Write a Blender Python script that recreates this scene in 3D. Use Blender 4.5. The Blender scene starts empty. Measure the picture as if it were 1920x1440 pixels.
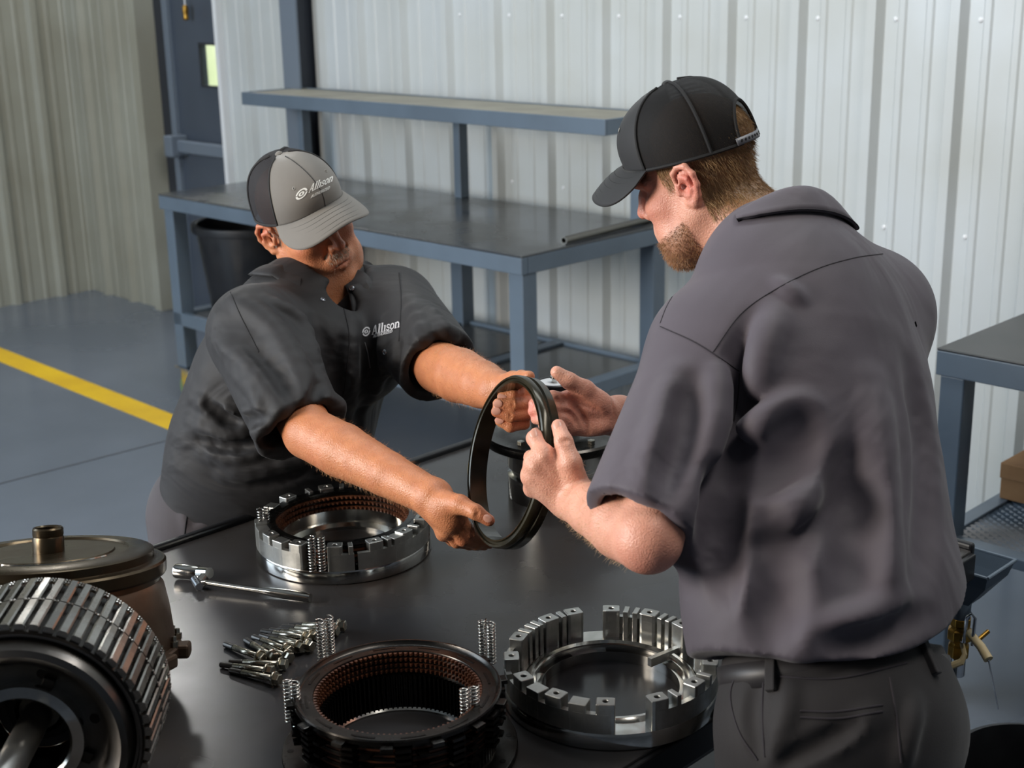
import bpy, bmesh, math, random
import numpy as np
from mathutils import Vector, Matrix
random.seed(7); np.random.seed(7)
scene = bpy.context.scene
COL = scene.collection
# ------------------------------------------------------------------ camera
F_PX, PITCH, ROLL, CAM_H = 2620.0, math.radians(16.47), math.radians(-1.157), 1.9
_f = np.array([0, math.cos(PITCH), -math.sin(PITCH)]); _r = np.array([1.0, 0, 0]); _u = np.cross(_r, _f)
_r, _u = math.cos(ROLL)*_r + math.sin(ROLL)*_u, -math.sin(ROLL)*_r + math.cos(ROLL)*_u
CAM = np.array([0, 0, CAM_H])
cam_data = bpy.data.cameras.new('camera'); cam = bpy.data.objects.new('camera', cam_data); COL.objects.link(cam)
cam.matrix_world = Matrix(((_r[0], _u[0], -_f[0], 0), (_r[1], _u[1], -_f[1], 0), (_r[2], _u[2], -_f[2], CAM_H), (0, 0, 0, 1)))
cam_data.sensor_width = 36; cam_data.lens = F_PX*36/1920; cam_data.clip_start = 0.05
cam_data.dof.use_dof = True; cam_data.dof.focus_distance = 2.3; cam_data.dof.aperture_fstop = 6.3
scene.camera = cam
# ------------------------------------------------------------------ world, lamps, exposure
scene.view_settings.view_transform = 'Standard'; scene.view_settings.look = 'None'
scene.view_settings.gamma = 1; scene.view_settings.use_curve_mapping = False
scene.view_settings.exposure = 0.0
try:
    cy = scene.cycles; cy.max_bounces = 6; cy.diffuse_bounces = 3; cy.glossy_bounces = 4; cy.transmission_bounces = 4; cy.transparent_max_bounces = 8
    cy.adaptive_threshold = .03; cy.caustics_reflective = False; cy.caustics_refractive = False
except AttributeError: pass
world = bpy.data.worlds.new('world'); scene.world = world; world.use_nodes = True
world.node_tree.nodes['Background'].inputs[0].default_value = (0.62, 0.72, 0.85, 1)
world.node_tree.nodes['Background'].inputs[1].default_value = 0.10
def area_light(name, loc, target, sx, sy, power, color):
    d = bpy.data.lights.new(name, 'AREA'); d.shape = 'RECTANGLE'; d.size = sx; d.size_y = sy
    d.energy = power; d.color = color
    o = bpy.data.objects.new(name, d); COL.objects.link(o); o.location = loc
    o.rotation_euler = (Vector(target) - Vector(loc)).to_track_quat('-Z', 'Y').to_euler()
    return o
area_light('daylight_opening', (-5.2, 2.4, 2.4), (0.0, 3.4, 1.0), 3.4, 3.0, 230, (0.74, 0.87, 1.0))
area_light('key_lamp', (-3.6, 0.8, 2.2), (-0.2, 2.4, 1.1), 1.2, 1.2, 170, (1.0, 0.90, 0.78))
area_light('ceiling_lamp_near', (1.6, 1.6, 4.4), (0.7, 2.0, 0.0), 2.4, 0.5, 60, (1.0, 0.96, 0.9))
area_light('ceiling_lamp_far', (0.2, 3.6, 4.6), (0.6, 5.0, 0.9), 3.2, 0.6, 78, (0.90, 0.96, 1.0))
# ------------------------------------------------------------------ helpers
def ray(x, y):
    return (x-960)/F_PX*_r - (y-720)/F_PX*_u + _f
def at(x, y, depth):
    """the point seen at photo pixel x, y at that distance along the view axis"""
    return CAM + ray(x, y)*depth
def atz(x, y, z):
    d = ray(x, y); return CAM + d*(z-CAM_H)/d[2]
def depth_of(p): return float((np.asarray(p)-CAM) @ _f)
def px(p):
    v = np.asarray(p, float)-CAM; d = v @ _f
    return 960+F_PX*(v @ _r)/d, 720-F_PX*(v @ _u)/d
YAW = math.radians(44.816)
WX = np.array([math.cos(YAW), -math.sin(YAW), 0]); WY = np.array([math.sin(YAW), math.cos(YAW), 0]); ROOM_RZ = -YAW
def W(a, b, z): return WX*a + WY*b + np.array([0, 0, z])          # room axes -> world
def room(p): p = np.asarray(p); return float(p @ WX), float(p @ WY), float(p[2])
def on_wall(x, y, b):
    d = ray(x, y); s = b/(d @ WY); p = CAM + d*s; return float(p @ WX), float(p[2])

def link(o): COL.objects.link(o); return o
def tag(o, label=None, cat=None, group=None, kind=None):
    if label: o['label'] = label
    if cat: o['category'] = cat
    if group: o['group'] = group
    if kind: o['kind'] = kind
    return o
def empty(name, loc=(0, 0, 0), rz=0.0):
    o = bpy.data.objects.new(name, None); link(o); o.location = loc; o.rotation_euler = (0, 0, rz); o.empty_display_size = 0.05
    return o
class MB:
    """collects shapes, then links them as one mesh object"""
    def __init__(s): s.v = []; s.f = []; s.sm = []; s.mi = []; s.cur = 0
    def add(s, verts, faces, smooth=False):
        n = len(s.v); s.v += [tuple(map(float, p)) for p in verts]
        for q in faces: s.f.append(tuple(i+n for i in q)); s.sm.append(smooth); s.mi.append(s.cur)
        return s
    def box(s, x0, y0, z0, x1, y1, z1):
        v = [(x, y, z) for z in (z0, z1) for y in (y0, y1) for x in (x0, x1)]
        return s.add(v, [(0, 2, 3, 1), (4, 5, 7, 6), (0, 1, 5, 4), (2, 6, 7, 3), (0, 4, 6, 2), (1, 3, 7, 5)])
    def lathe(s, prof, n=48, closed=False, smooth=True, a0=0.0, a1=2*math.pi, c=(0, 0, 0)):
        full = abs(a1-a0-2*math.pi) < 1e-6; m = n if full else n+1; k = len(prof); v = []
        for i in range(m):
            a = a0+(a1-a0)*i/n
            for r, z in prof: v.append((c[0]+r*math.cos(a), c[1]+r*math.sin(a), c[2]+z))
        f = []
        for i in range(n):
            j = (i+1) % m
            for q in range(k if closed else k-1):
                w = (q+1) % k; f.append((i*k+q, j*k+q, j*k+w, i*k+w))
        if closed and not full:
            f.append(tuple(range(k))); f.append(tuple(n*k+q for q in reversed(range(k))))
        return s.add(v, f, smooth)
    def sector(s, r0, r1, z0, z1, a0, a1, n=6):
        return s.lathe([(r0, z0), (r1, z0), (r1, z1), (r0, z1)], n, True, False, a0, a1)
    def tube(s, pts, r, n=10, cap=True, smooth=True):
        pts = [np.asarray(p, float) for p in pts]; m = len(pts); rs = r if hasattr(r, '__len__') else [r]*m
        T = [pts[min(i+1, m-1)]-pts[max(i-1, 0)] for i in range(m)]; T = [t/(np.linalg.norm(t)+1e-12) for t in T]
        up = np.array([0, 0, 1.0]) if abs(T[0][2]) < .9 else np.array([1.0, 0, 0])
        a = np.cross(T[0], up); a /= np.linalg.norm(a); v = []
        for i in range(m):
            a = a - T[i]*(a @ T[i]); a /= np.linalg.norm(a); b = np.cross(T[i], a)
            for q in range(n):
                t = 2*math.pi*q/n; v.append(pts[i]+rs[i]*(math.cos(t)*a+math.sin(t)*b))
        f = [(i*n+q, i*n+(q+1) % n, (i+1)*n+(q+1) % n, (i+1)*n+q) for i in range(m-1) for q in range(n)]
        s.add(v, f, smooth)
        if cap:
            N = len(s.v)-m*n
            s.f.append(tuple(N+q for q in reversed(range(n)))); s.f.append(tuple(N+(m-1)*n+q for q in range(n))); s.sm += [False]*2; s.mi += [s.cur]*2
        return s
    def cyl(s, p0, p1, r, n=20, r1=None):
        return s.tube([p0, p1], [r, r if r1 is None else r1], n)
    def prism(s, poly, z0, z1, smooth=False):
        n = len(poly); v = [(x, y, z0) for x, y in poly]+[(x, y, z1) for x, y in poly]
        return s.add(v, [tuple(reversed(range(n))), tuple(range(n, 2*n))]+[(i, (i+1) % n, n+(i+1) % n, n+i) for i in range(n)], smooth)
    def ring_prism(s, inner, outer, z0, z1):
        """plate between two closed outlines with the same number of points"""
        n = len(inner); v = [(x, y, z) for z in (z0, z1) for L in (inner, outer) for x, y in L]
        I0, O0, I1, O1 = 0, n, 2*n, 3*n; f = []
        for i in range(n):
            j = (i+1) % n
            f += [(I0+i, I0+j, O0+j, O0+i), (I1+i, O1+i, O1+j, I1+j), (O0+i, O0+j, O1+j, O1+i), (I0+i, I1+i, I1+j, I0+j)]
        return s.add(v, f)
    def mesh(s, name):
        me = bpy.data.meshes.new(name); me.from_pydata(s.v, [], s.f)
        me.polygons.foreach_set('use_smooth', s.sm); me.polygons.foreach_set('material_index', s.mi); me.update(); return me
    def build(s, name, mat, parent=None, loc=None, rot=None, bevel=0, fix=True, segs=2):
        me = s.mesh(name)
        if fix:
            b = bmesh.new(); b.from_mesh(me); bmesh.ops.recalc_face_normals(b, faces=b.faces); b.to_mesh(me); b.free()
        if any(s.sm): me.set_sharp_from_angle(angle=math.radians(34))
        for m in (mat if isinstance(mat, (list, tuple)) else [mat]): me.materials.append(m)
        o = link(bpy.data.objects.new(name, me))
        if parent: o.parent = parent
        if loc is not None: o.location = loc
        if rot is not None: o.rotation_euler = rot
        if bevel:
            q = o.modifiers.new('bevel', 'BEVEL'); q.width = bevel; q.segments = segs; q.limit_method = 'ANGLE'; q.angle_limit = math.radians(40)
            q.harden_normals = False
        return o
def thicken(o, t, off=-1.0):
    q = o.modifiers.new('thick', 'SOLIDIFY'); q.thickness = t; q.offset = off; return o
def inst(src, name, parent=None, loc=None, rot=None):
    o = link(bpy.data.objects.new(name, src.data)); o.parent = parent
    for m in src.modifiers:
        if m.type == 'BEVEL':
            q = o.modifiers.new('bevel', 'BEVEL'); q.width = m.width; q.segments = m.segments; q.limit_method = 'ANGLE'; q.angle_limit = m.angle_limit
    if loc is not None: o.location = loc
    if rot is not None: o.rotation_euler = rot
    return o
# ------------------------------------------------------------------ materials
def srgb(r, g, b):
    c = lambda v: (v/255/12.92) if v/255 <= .04045 else ((v/255+.055)/1.055)**2.4
    return (c(r), c(g), c(b), 1)
MATS = {}
def mat(name, col, rough=.5, metal=0.0, col2=None, nscale=8.0, bump=0.0, bscale=60.0, spec=.5, rvar=0.0, coat=0.0, sss=0.0, stretch=None, detail=4.0, sheen=0.0, contrast=(.35, .65), coords='Object', aniso=0.0, b2=None):
    m = bpy.data.materials.new(name); m.use_nodes = True; MATS[name] = m
    nt = m.node_tree; N = nt.nodes; L = nt.links; P = N['Principled BSDF']
    P.inputs['Base Color'].default_value = col; P.inputs['Roughness'].default_value = rough; P.inputs['Metallic'].default_value = metal
    P.inputs['Specular IOR Level'].default_value = spec; P.inputs['Coat Weight'].default_value = coat; P.inputs['Coat Roughness'].default_value = .15
    P.inputs['Anisotropic'].default_value = aniso
    if sss: P.inputs['Subsurface Weight'].default_value = sss; P.inputs['Subsurface Radius'].default_value = (.01, .004, .002); P.inputs['Subsurface Scale'].default_value = .6
    if sheen: P.inputs['Sheen Weight'].default_value = sheen; P.inputs['Sheen Roughness'].default_value = .5
    tc = N.new('ShaderNodeTexCoord'); mp = N.new('ShaderNodeMapping'); L.new(tc.outputs[coords], mp.inputs['Vector'])
    if stretch: mp.inputs['Scale'].default_value = stretch
    if col2 is not None or rvar:
        n = N.new('ShaderNodeTexNoise'); n.inputs['Scale'].default_value = nscale; n.inputs['Detail'].default_value = detail
        L.new(mp.outputs['Vector'], n.inputs['Vector'])
        rp = N.new('ShaderNodeMapRange'); rp.inputs['From Min'].default_value = contrast[0]; rp.inputs['From Max'].default_value = contrast[1]
        L.new(n.outputs['Fac'], rp.inputs['Value'])
        if col2 is not None:
            mx = N.new('ShaderNodeMix'); mx.data_type = 'RGBA'; mx.inputs[6].default_value = col; mx.inputs[7].default_value = col2
            L.new(rp.outputs['Result'], mx.inputs[0]); L.new(mx.outputs[2], P.inputs['Base Color'])
        if rvar:
            r2 = N.new('ShaderNodeMapRange'); r2.inputs['To Min'].default_value = max(.02, rough-rvar); r2.inputs['To Max'].default_value = rough+rvar
            r2.inputs['From Min'].default_value = contrast[0]; r2.inputs['From Max'].default_value = contrast[1]
            L.new(n.outputs['Fac'], r2.inputs['Value']); L.new(r2.outputs['Result'], P.inputs['Roughness'])
    if bump:
        n2 = N.new('ShaderNodeTexNoise'); n2.inputs['Scale'].default_value = bscale; n2.inputs['Detail'].default_value = 3
        L.new(mp.outputs['Vector'], n2.inputs['Vector'])
        b = N.new('ShaderNodeBump'); b.inputs['Strength'].default_value = bump; b.inputs['Distance'].default_value = .002
        L.new(n2.outputs['Fac'], b.inputs['Height']); L.new(b.outputs['Normal'], P.inputs['Normal'])
        if b2:
            n3 = N.new('ShaderNodeTexNoise'); n3.inputs['Scale'].default_value = b2[0]; n3.inputs['Detail'].default_value = 2.5; n3.inputs['Distortion'].default_value = 1.2
            m3 = N.new('ShaderNodeMapping'); m3.inputs['Scale'].default_value = b2[3]; m3.inputs['Rotation'].default_value = b2[4]; L.new(tc.outputs[coords], m3.inputs['Vector']); L.new(m3.outputs['Vector'], n3.inputs['Vector'])
            b3 = N.new('ShaderNodeBump'); b3.inputs['Strength'].default_value = b2[1]; b3.inputs['Distance'].default_value = b2[2]
            L.new(n3.outputs['Fac'], b3.inputs['Height']); L.new(b3.outputs['Normal'], b.inputs['Normal'])
    return m
# ================================================================== the setting
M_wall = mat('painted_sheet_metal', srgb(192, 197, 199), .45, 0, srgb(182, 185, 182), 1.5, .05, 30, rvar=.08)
M_wall_l = mat('shaded_sheet_metal_side', srgb(164, 164, 152), .5, 0, srgb(150, 148, 134), 1.5, .05, 30)  # same white sheet, darkened: dimmer light on the left is in the colour
M_floor = mat('epoxy_floor', srgb(100, 108, 120), .22, 0, srgb(88, 96, 107), 1.2, .03, 8, rvar=.08)
M_yellow = mat('yellow_floor_paint', srgb(232, 190, 12), .35, 0, srgb(214, 170, 10), 3, .03, 40)
M_joint = mat('floor_joint', srgb(52, 56, 62), .7)
M_door = mat('door_grey_paint', srgb(74, 82, 94), .4, 0, srgb(66, 74, 86), 2)
M_dark = mat('dark_frame_paint', srgb(44, 47, 54), .5)
M_steel = mat('blue_grey_bench_paint', srgb(96, 110, 124), .38, 0, srgb(84, 97, 110), 3, .04, 50, rvar=.08)
M_bench_top = mat('worn_bench_top', srgb(66, 70, 76), .22, .35, srgb(84, 84, 82), 2.5, .04, 20, rvar=.1)
M_shelf_top = mat('dusty_shelf_top', srgb(150, 146, 132), .6, 0, srgb(134, 130, 118), 6)
M_col = mat('column_grey_paint', srgb(104, 114, 126), .45)
M_col_shade = mat('column_shaded_grey', srgb(48, 52, 60), .5)  # same grey column; shade on web and rear flange is painted in
M_chrome = mat('zinc_plate', srgb(200, 204, 210), .22, 1.0)
M_green = mat('green_caster_tread', srgb(96, 124, 84), .5)
M_black_pl = mat('black_plastic', srgb(24, 25, 28), .38, 0, srgb(30, 31, 34), 10, rvar=.08)
M_brass = mat('brass', srgb(176, 136, 62), .35, 1.0, srgb(130, 100, 48), 40)
M_white = mat('white_nylon', srgb(220, 222, 224), .5)

WB = 4.33      # back wall, along WY
LW = -8.05     # left wall, along WX
floor = MB().box(-9, -9, -.06, 6, 9, 0).build('floor', M_floor, rot=(0, 0, ROOM_RZ)); tag(floor, 'glossy blue-grey epoxy floor', kind='structure')
def strip_on_floor(name, p, q, width, z, m, h):
    p = np.array(p); q = np.array(q); d = q-p; L = np.linalg.norm(d[:2]); a = math.atan2(d[1], d[0])
    return MB().box(0, -width/2, z, L, width/2, z+h).build(name, m, floor_parent, loc=p, rot=(0, 0, a))
floor_parent = None
s0, s1 = atz(0, 665, 0), atz(350, 803, 0); sd = (s1-s0)/np.linalg.norm(s1-s0)
st = strip_on_floor('yellow_line_marking', s0-sd*3, s1+sd*3.0, .13, .0, M_yellow, .0015)
tag(st, 'yellow safety line painted across the grey floor', kind='structure')
j0, j1 = atz(0, 907, 0), atz(345, 818, 0); jd = (j1-j0)/np.linalg.norm(j1-j0)
jt = strip_on_floor('floor_joint', j0-jd*3, j1+jd*4, .012, .0, M_joint, .0008); tag(jt, 'dark control joint in the grey floor', kind='structure')
j2 = j0-np.array([0, 2.6, 0]); jt2 = strip_on_floor('floor_joint', W(-6, .2, 0), W(5.5, .2, 0), .012, 0, M_joint, .0008); tag(jt2, 'dark control joint running along the floor', kind='structure')

def rib_profile(x0, x1, x_first, pitch=.302, depth=.032):
    """wavy cross-section of corrugated sheet: list of (along, out)"""
    pts = [(x0, 0)]; k = math.floor((x0-x_first)/pitch)-1; xr = x_first+k*pitch
    marks = []
    while xr < x1+pitch:
        marks += [(xr-.034, 0), (xr-.016, depth), (xr+.016, depth), (xr+.034, 0)]
        for m in (.1, .2): marks += [(xr+m-.016, 0), (xr+m-.009, .006), (xr+m+.009, .006), (xr+m+.016, 0)]
        xr += pitch
    pts += [m for m in marks if x0 < m[0] < x1]+[(x1, 0)]
    return pts
def sheet_panels(root, prefix, a0, a1, first, z0, z1, mm, to_world, per=.906):
    a = a0; out = []
    while a < a1-1e-6:
        b = min(a1, (math.floor((a-first+.17)/per+1e-6)+1)*per+first-.17)
        pr = rib_profile(a, b, first); v = []; f = []
        for (t, o) in pr: v += [to_world(t, o, z0), to_world(t, o, z1)]
        for i in range(len(pr)-1): f.append((2*i, 2*i+2, 2*i+3, 2*i+1))
        mb = MB(); mb.add(v, f); p = mb.build(prefix, mm, root, fix=False)
        md = p.modifiers.new('thick', 'SOLIDIFY'); md.thickness = .004; md.offset = 0
        out.append(p); a = b
    return out
RIB0 = on_wall(1030, 130, WB)[0]
wall = empty('wall_back'); tag(wall, 'white corrugated metal back wall', kind='structure')
DOOR_R = on_wall(423, 345, WB-.045)[0]+.012; DOOR_L = on_wall(302, 570, WB-.045)[0]-.02
sheet_panels(wall, 'panel', DOOR_R, 2.2, RIB0, 0, 4.8, M_wall, lambda t, o, z: W(t, WB-o, z))
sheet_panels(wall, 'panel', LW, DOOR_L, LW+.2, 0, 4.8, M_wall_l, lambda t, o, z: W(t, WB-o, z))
sheet_panels(wall, 'panel', DOOR_L, DOOR_R, RIB0, 2.35, 4.8, M_wall, lambda t, o, z: W(t, WB-o, z))
wl = empty('wall_left'); tag(wl, 'white corrugated metal wall beside the door', kind='structure')
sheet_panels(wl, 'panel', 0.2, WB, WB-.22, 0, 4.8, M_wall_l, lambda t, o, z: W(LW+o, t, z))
ceil = MB().box(-9, -4, 4.8, 3.2, WB+.1, 4.9).build('ceiling', mat('white_liner_ceiling', srgb(138, 139, 138), .6, 0, srgb(128, 129, 128), 2), rot=(0, 0, ROOM_RZ)); tag(ceil, 'white metal ceiling', kind='structure')
# wall screws
sc_me = None
for zz in (1.02, 1.72, 2.4):
    for k in range(-2, 20):
        a = RIB0+.302*k
        if a < DOOR_R+.1 or a > 2.0: continue
        p = W(a+.075, WB-.001, zz)
        if sc_me is None:
            o = MB().lathe([(0, .006), (.005, .005), (.009, .001), (.009, 0)], 8).build('screw', M_white, wall, loc=p, rot=(math.pi/2, 0, ROOM_RZ)); sc_me = o
        else: inst(sc_me, 'screw', wall, p, (math.pi/2, 0, ROOM_RZ))
# door recess, frame and door
R = .06
trim = MB().box(DOOR_R-.012, WB-.045, 0, DOOR_R+.02, WB+.0, 2.35).build('trim_1', M_white, rot=(0, 0, ROOM_RZ)); tag(trim, 'white corner trim beside the door', kind='structure')
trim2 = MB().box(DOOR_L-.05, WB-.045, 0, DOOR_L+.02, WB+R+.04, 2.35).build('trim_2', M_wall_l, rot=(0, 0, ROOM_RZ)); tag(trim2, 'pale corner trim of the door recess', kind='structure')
door = empty('door_1', W(DOOR_L, WB+R, 0), ROOM_RZ); tag(door, 'grey steel door with small window and push bar', kind='structure')
dw = DOOR_R-DOOR_L
D0, D1 = .17, dw+.25
MB().box(0.0, .02, 0, D0-.01, .12, 2.35).build('door_frame', M_dark, door, bevel=.004)
MB().box(D0-.03, -.005, 0, D0+.02, .05, 2.35).build('hinge_stile', M_col, door, bevel=.003)
wa, wz = on_wall(367, 80, WB+R); wa2, wz2 = on_wall(418, 167, WB+R); wa -= DOOR_L; wa2 -= DOOR_L; wa2 += .06
dd = MB()
dd.box(D0+.02, .02, 0.01, wa, .065, 2.3); dd.box(wa2, .02, .01, D1, .065, 2.3); dd.box(wa, .02, .01, wa2, .065, wz2); dd.box(wa, .02, wz, wa2, .065, 2.3)
dd.build('door_leaf', M_door, door)
gl = mat('window_glass', (1, 1, 1, 1), .02); gl.node_tree.nodes['Principled BSDF'].inputs['Transmission Weight'].default_value = 1.0
MB().box(wa, .04, wz2, wa2, .044, wz).build('window_pane', gl, door)
fr = MB(); t = .012
fr.box(wa, .012, wz-t, wa2, .02, wz); fr.box(wa, .012, wz2, wa2, .02, wz2+t); fr.box(wa, .012, wz2, wa+t, .02, wz); fr.box(wa2-t, .012, wz2, wa2, .02, wz); fr.build('window_trim', M_dark, door)
_, bz = on_wall(370, 280, WB+R-.06)
pb = MB().box(D0+.02, -.05, bz-.035, dw-.02, -.015, bz+.035).build('push_bar', M_col, door, bevel=.008)
MB().box(D0+.01, -.09, bz-.06, D0+.09, .02, bz+.06).build('push_bar_bracket', M_col, door, bevel=.008)
# daylit ground outside the door
M_out = bpy.data.materials.new('sunlit_yard'); M_out.use_nodes = True
nt = M_out.node_tree; P = nt.nodes['Principled BSDF']; P.inputs['Base Color'].default_value = srgb(232, 236, 214); P.inputs['Roughness'].default_value = .9
yard = MB().box(-12, WB+.6, -.08, 3, 14, -.061).build('ground_outside', mat('pale_concrete_yard', srgb(226, 226, 214), .9, 0, srgb(214, 216, 200), 1.2), rot=(0, 0, ROOM_RZ)); tag(yard, 'sunlit pale concrete ground outside the door', kind='structure')
hedge = MB().box(-14, WB+3.2, -.08, 1, WB+3.4, 3.0).build('wall_outside', mat('pale_green_fence', srgb(196, 208, 170), .9, 0, srgb(178, 194, 150), 2), rot=(0, 0, ROOM_RZ)); tag(hedge, 'pale green boundary outside the door window', kind='structure')
sun = bpy.data.lights.new('yard_lamp', 'AREA'); sun.energy = 1500; sun.size = 3; so = link(bpy.data.objects.new('yard_daylight', sun)); so.location = W(-7.6, WB+1.6, 4.2); so.rotation_euler = (0, 0, 0)

# steel column by the wall
cl0 = on_wall(529, 100, WB-.16)[0]; col = empty('column', W(cl0, WB-.16, 0), ROOM_RZ); tag(col, 'grey steel building column against the back wall', kind='structure')
MB().box(0, 0, 0, .125, .012, 4.8).build('column_flange', M_col, col)
MB().box(.05, .012, 0, .062, .13, 4.8).build('column_web', M_col_shade, col)
MB().box(0, .13, 0, .125, .142, 4.8).build('column_flange', M_col_shade, col)

# hanging pull cord with brass end, in front of the door
pc = empty('pull_cord', at(348, 24, 7.6)); tag(pc, 'white pull cord with brass weight hanging before the door', 'pull cord')
MB().cyl((0, 0, .02), (0, 0, 2.4), .004, 8).build('cord', M_white, pc)
MB().lathe([(0, -.04), (.014, -.038), (.017, -.03), (.014, -.02), (.017, 0), (.017, .03), (.01, .04), (0, .042)], 14).build('brass_weight', M_brass, pc)

# ------------------------------------------------------------------ back workbench
bx0, bx1 = room(atz(304, 362, .971))[0], room(atz(971, 482, .971))[0]; by0, by1 = 3.34, 4.14; BZ = .971
bench = empty('workbench', W(bx0, by0, 0), ROOM_RZ); tag(bench, 'long grey steel workbench with riser shelf along the back wall', 'workbench')
BL, BD = bx1-bx0, by1-by0
MB().box(0, 0, BZ-.008, BL, BD, BZ).build('bench_top', M_bench_top, bench, bevel=.003)
ap = MB(); ap.box(0, 0, BZ-.068, BL, .03, BZ-.008); ap.box(0, BD-.03, BZ-.068, BL, BD, BZ-.008); ap.box(0, .03, BZ-.068, .03, BD-.03, BZ-.008); ap.box(BL-.03, .03, BZ-.068, BL, BD-.03, BZ-.008)
ap.build('apron', M_steel, bench, bevel=.003)
def bleg(x, y, h0): return MB().box(x, y, h0, x+.07, y+.07, BZ-.068).build('leg', M_steel, bench, bevel=.004)
bleg(.02, .01, .17); bleg(BL-.075, .01, .17); bleg(.02, BD-.08, .17); bleg(BL-.075, BD-.08, .17); bleg(BL*.5, BD-.08, .17)
SZ = .43
lf = MB(); lf.box(0.02, 0.01, SZ-.06, BL-.02, .04, SZ); lf.box(.02, BD-.04, SZ-.06, BL-.02, BD-.01, SZ)
for xx in (0.02, BL*.25, BL*.5, BL*.75, BL-.08): lf.box(xx, .04, SZ-.05, xx+.06, BD-.04, SZ-.001)
lf.build('shelf_frame', M_steel, bench, bevel=.003)
for k in range(4):
    MB().box(.05+k*(BL-.1)/4+.045, .045, SZ-.02, .05+(k+1)*(BL-.1)/4-.01, BD-.045, SZ-.012).build('shelf_panel', M_bench_top, bench)
# riser shelf: uprights, plate, lip
RZ = 1.372
sx0 = on_wall(457, 173, 3.9)[0]-bx0; sx1 = on_wall(1137, 224, 3.9)[0]-bx0; sy0, sy1 = 3.9-by0, 4.22-by0
MB().box(sx0, sy0, RZ-.012, sx1, sy1, RZ).build('riser_shelf', M_shelf_top, bench)
lp = MB(); lp.box(sx0-.004, sy0-.012, RZ-.055, sx1+.004, sy0, RZ+.004); lp.box(sx0-.004, sy0, RZ-.055, sx0+.008, sy1, RZ+.004); lp.box(sx1-.008, sy0, RZ-.055, sx1+.004, sy1, RZ+.004); lp.box(sx0, sy1, RZ-.055, sx1, sy1+.01, RZ+.004)
lp.build('riser_lip', M_steel, bench, bevel=.002)
for xx, w_ in ((sx0+.16, .04), (BL*.5+.02, .04), (BL-.14, .06)):
    MB().box(xx, BD-.06, BZ, xx+w_, BD-.01, RZ-.012).build('riser_post', M_steel, bench, bevel=.003)
# casters
def caster(x, y):
    c = empty('caster', (x, y, 0)); c.parent = bench
    MB().box(-.055, -.045, .163, .055, .045, .17).build('caster_plate', M_chrome, c)
    fk = MB(); fk.box(-.03, -.028, .06, .03, -.022, .163); fk.box(-.03, .022, .06, .03, .028, .163); fk.build('fork', M_chrome, c, bevel=.002)
    MB().lathe([(.02, -.02), (.06, -.02), (.066, -.012), (.066, .012), (.06, .02), (.02, .02)], 28, True).build('wheel', M_green, c, loc=(0, 0, .066), rot=(math.pi/2, 0, 0))
    MB().cyl((0, -.03, .066), (0, .03, .066), .01).build('axle', M_chrome, c)
for x, y in ((.06, .045), (BL-.05, .045), (.06, BD-.05), (BL-.05, BD-.05)): caster(x, y)
# pipe lying on the bench
pa, pb_ = atz(1057, 451, BZ+.0145), atz(1240, 405, BZ+.0145)
ang = math.atan2(pb_[1]-pa[1], pb_[0]-pa[0]); ln = np.linalg.norm(pb_-pa)
pp = MB().lathe([(.010, 0), (.0135, 0), (.0135, ln), (.010, ln)], 20, True).build('steel_pipe', mat('dull_steel_pipe', srgb(120, 118, 112), .4, .9), loc=pa, rot=(0, math.pi/2, ang)); tag(pp, 'length of dull steel pipe lying on the end of the back workbench', 'pipe')
# black bin on the lower shelf of the bench
bn = empty('waste_bin', W(bx0+.24, by0+.31, SZ-.012)); tag(bn, 'black plastic waste bin standing on the shelf under the back workbench', 'bin')
MB().lathe([(0, 0), (.19, 0), (.195, .008), (.24, .38), (.247, .38), (.247, .41), (.237, .41), (.231, .37), (.185, .012), (0, .012)], 40).build('bin_body', M_black_pl, bn)
MB().lathe([(.24, .378), (.258, .378), (.262, .39), (.26, .412), (.24, .415), (.236, .41)], 40, True).build('bin_rim', M_black_pl, bn)

# ------------------------------------------------------------------ right-hand table with mesh shelf
tz = .971
c0 = room(atz(1757, 652, tz)); rt = empty('steel_table', W(c0[0], c0[1], 0), ROOM_RZ); tag(rt, 'grey steel table with expanded-metal shelf at the picture edge', 'table')
TL, TD = 1.6, .85
MB().box(0, 0, tz-.006, TL, TD, tz).build('table_top', mat('scuffed_dark_top', srgb(66, 66, 66), .35, .3, srgb(52, 54, 54), 4), rt, bevel=.002)
ap = MB(); ap.box(0, 0, tz-.07, TL, .025, tz-.006); ap.box(0, TD-.025, tz-.07, TL, TD, tz-.006); ap.box(0, .025, tz-.07, .025, TD-.025, tz-.006); ap.box(TL-.025, .025, tz-.07, TL, TD-.025, tz-.006); ap.build('apron', M_steel, rt, bevel=.003)
for x, y in ((.01, .008), (TL-.075, .008), (.01, TD-.075), (TL-.075, TD-.075)): MB().box(x, y, 0, x+.065, y+.065, tz-.07).build('leg', M_steel, rt, bevel=.004)
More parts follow.
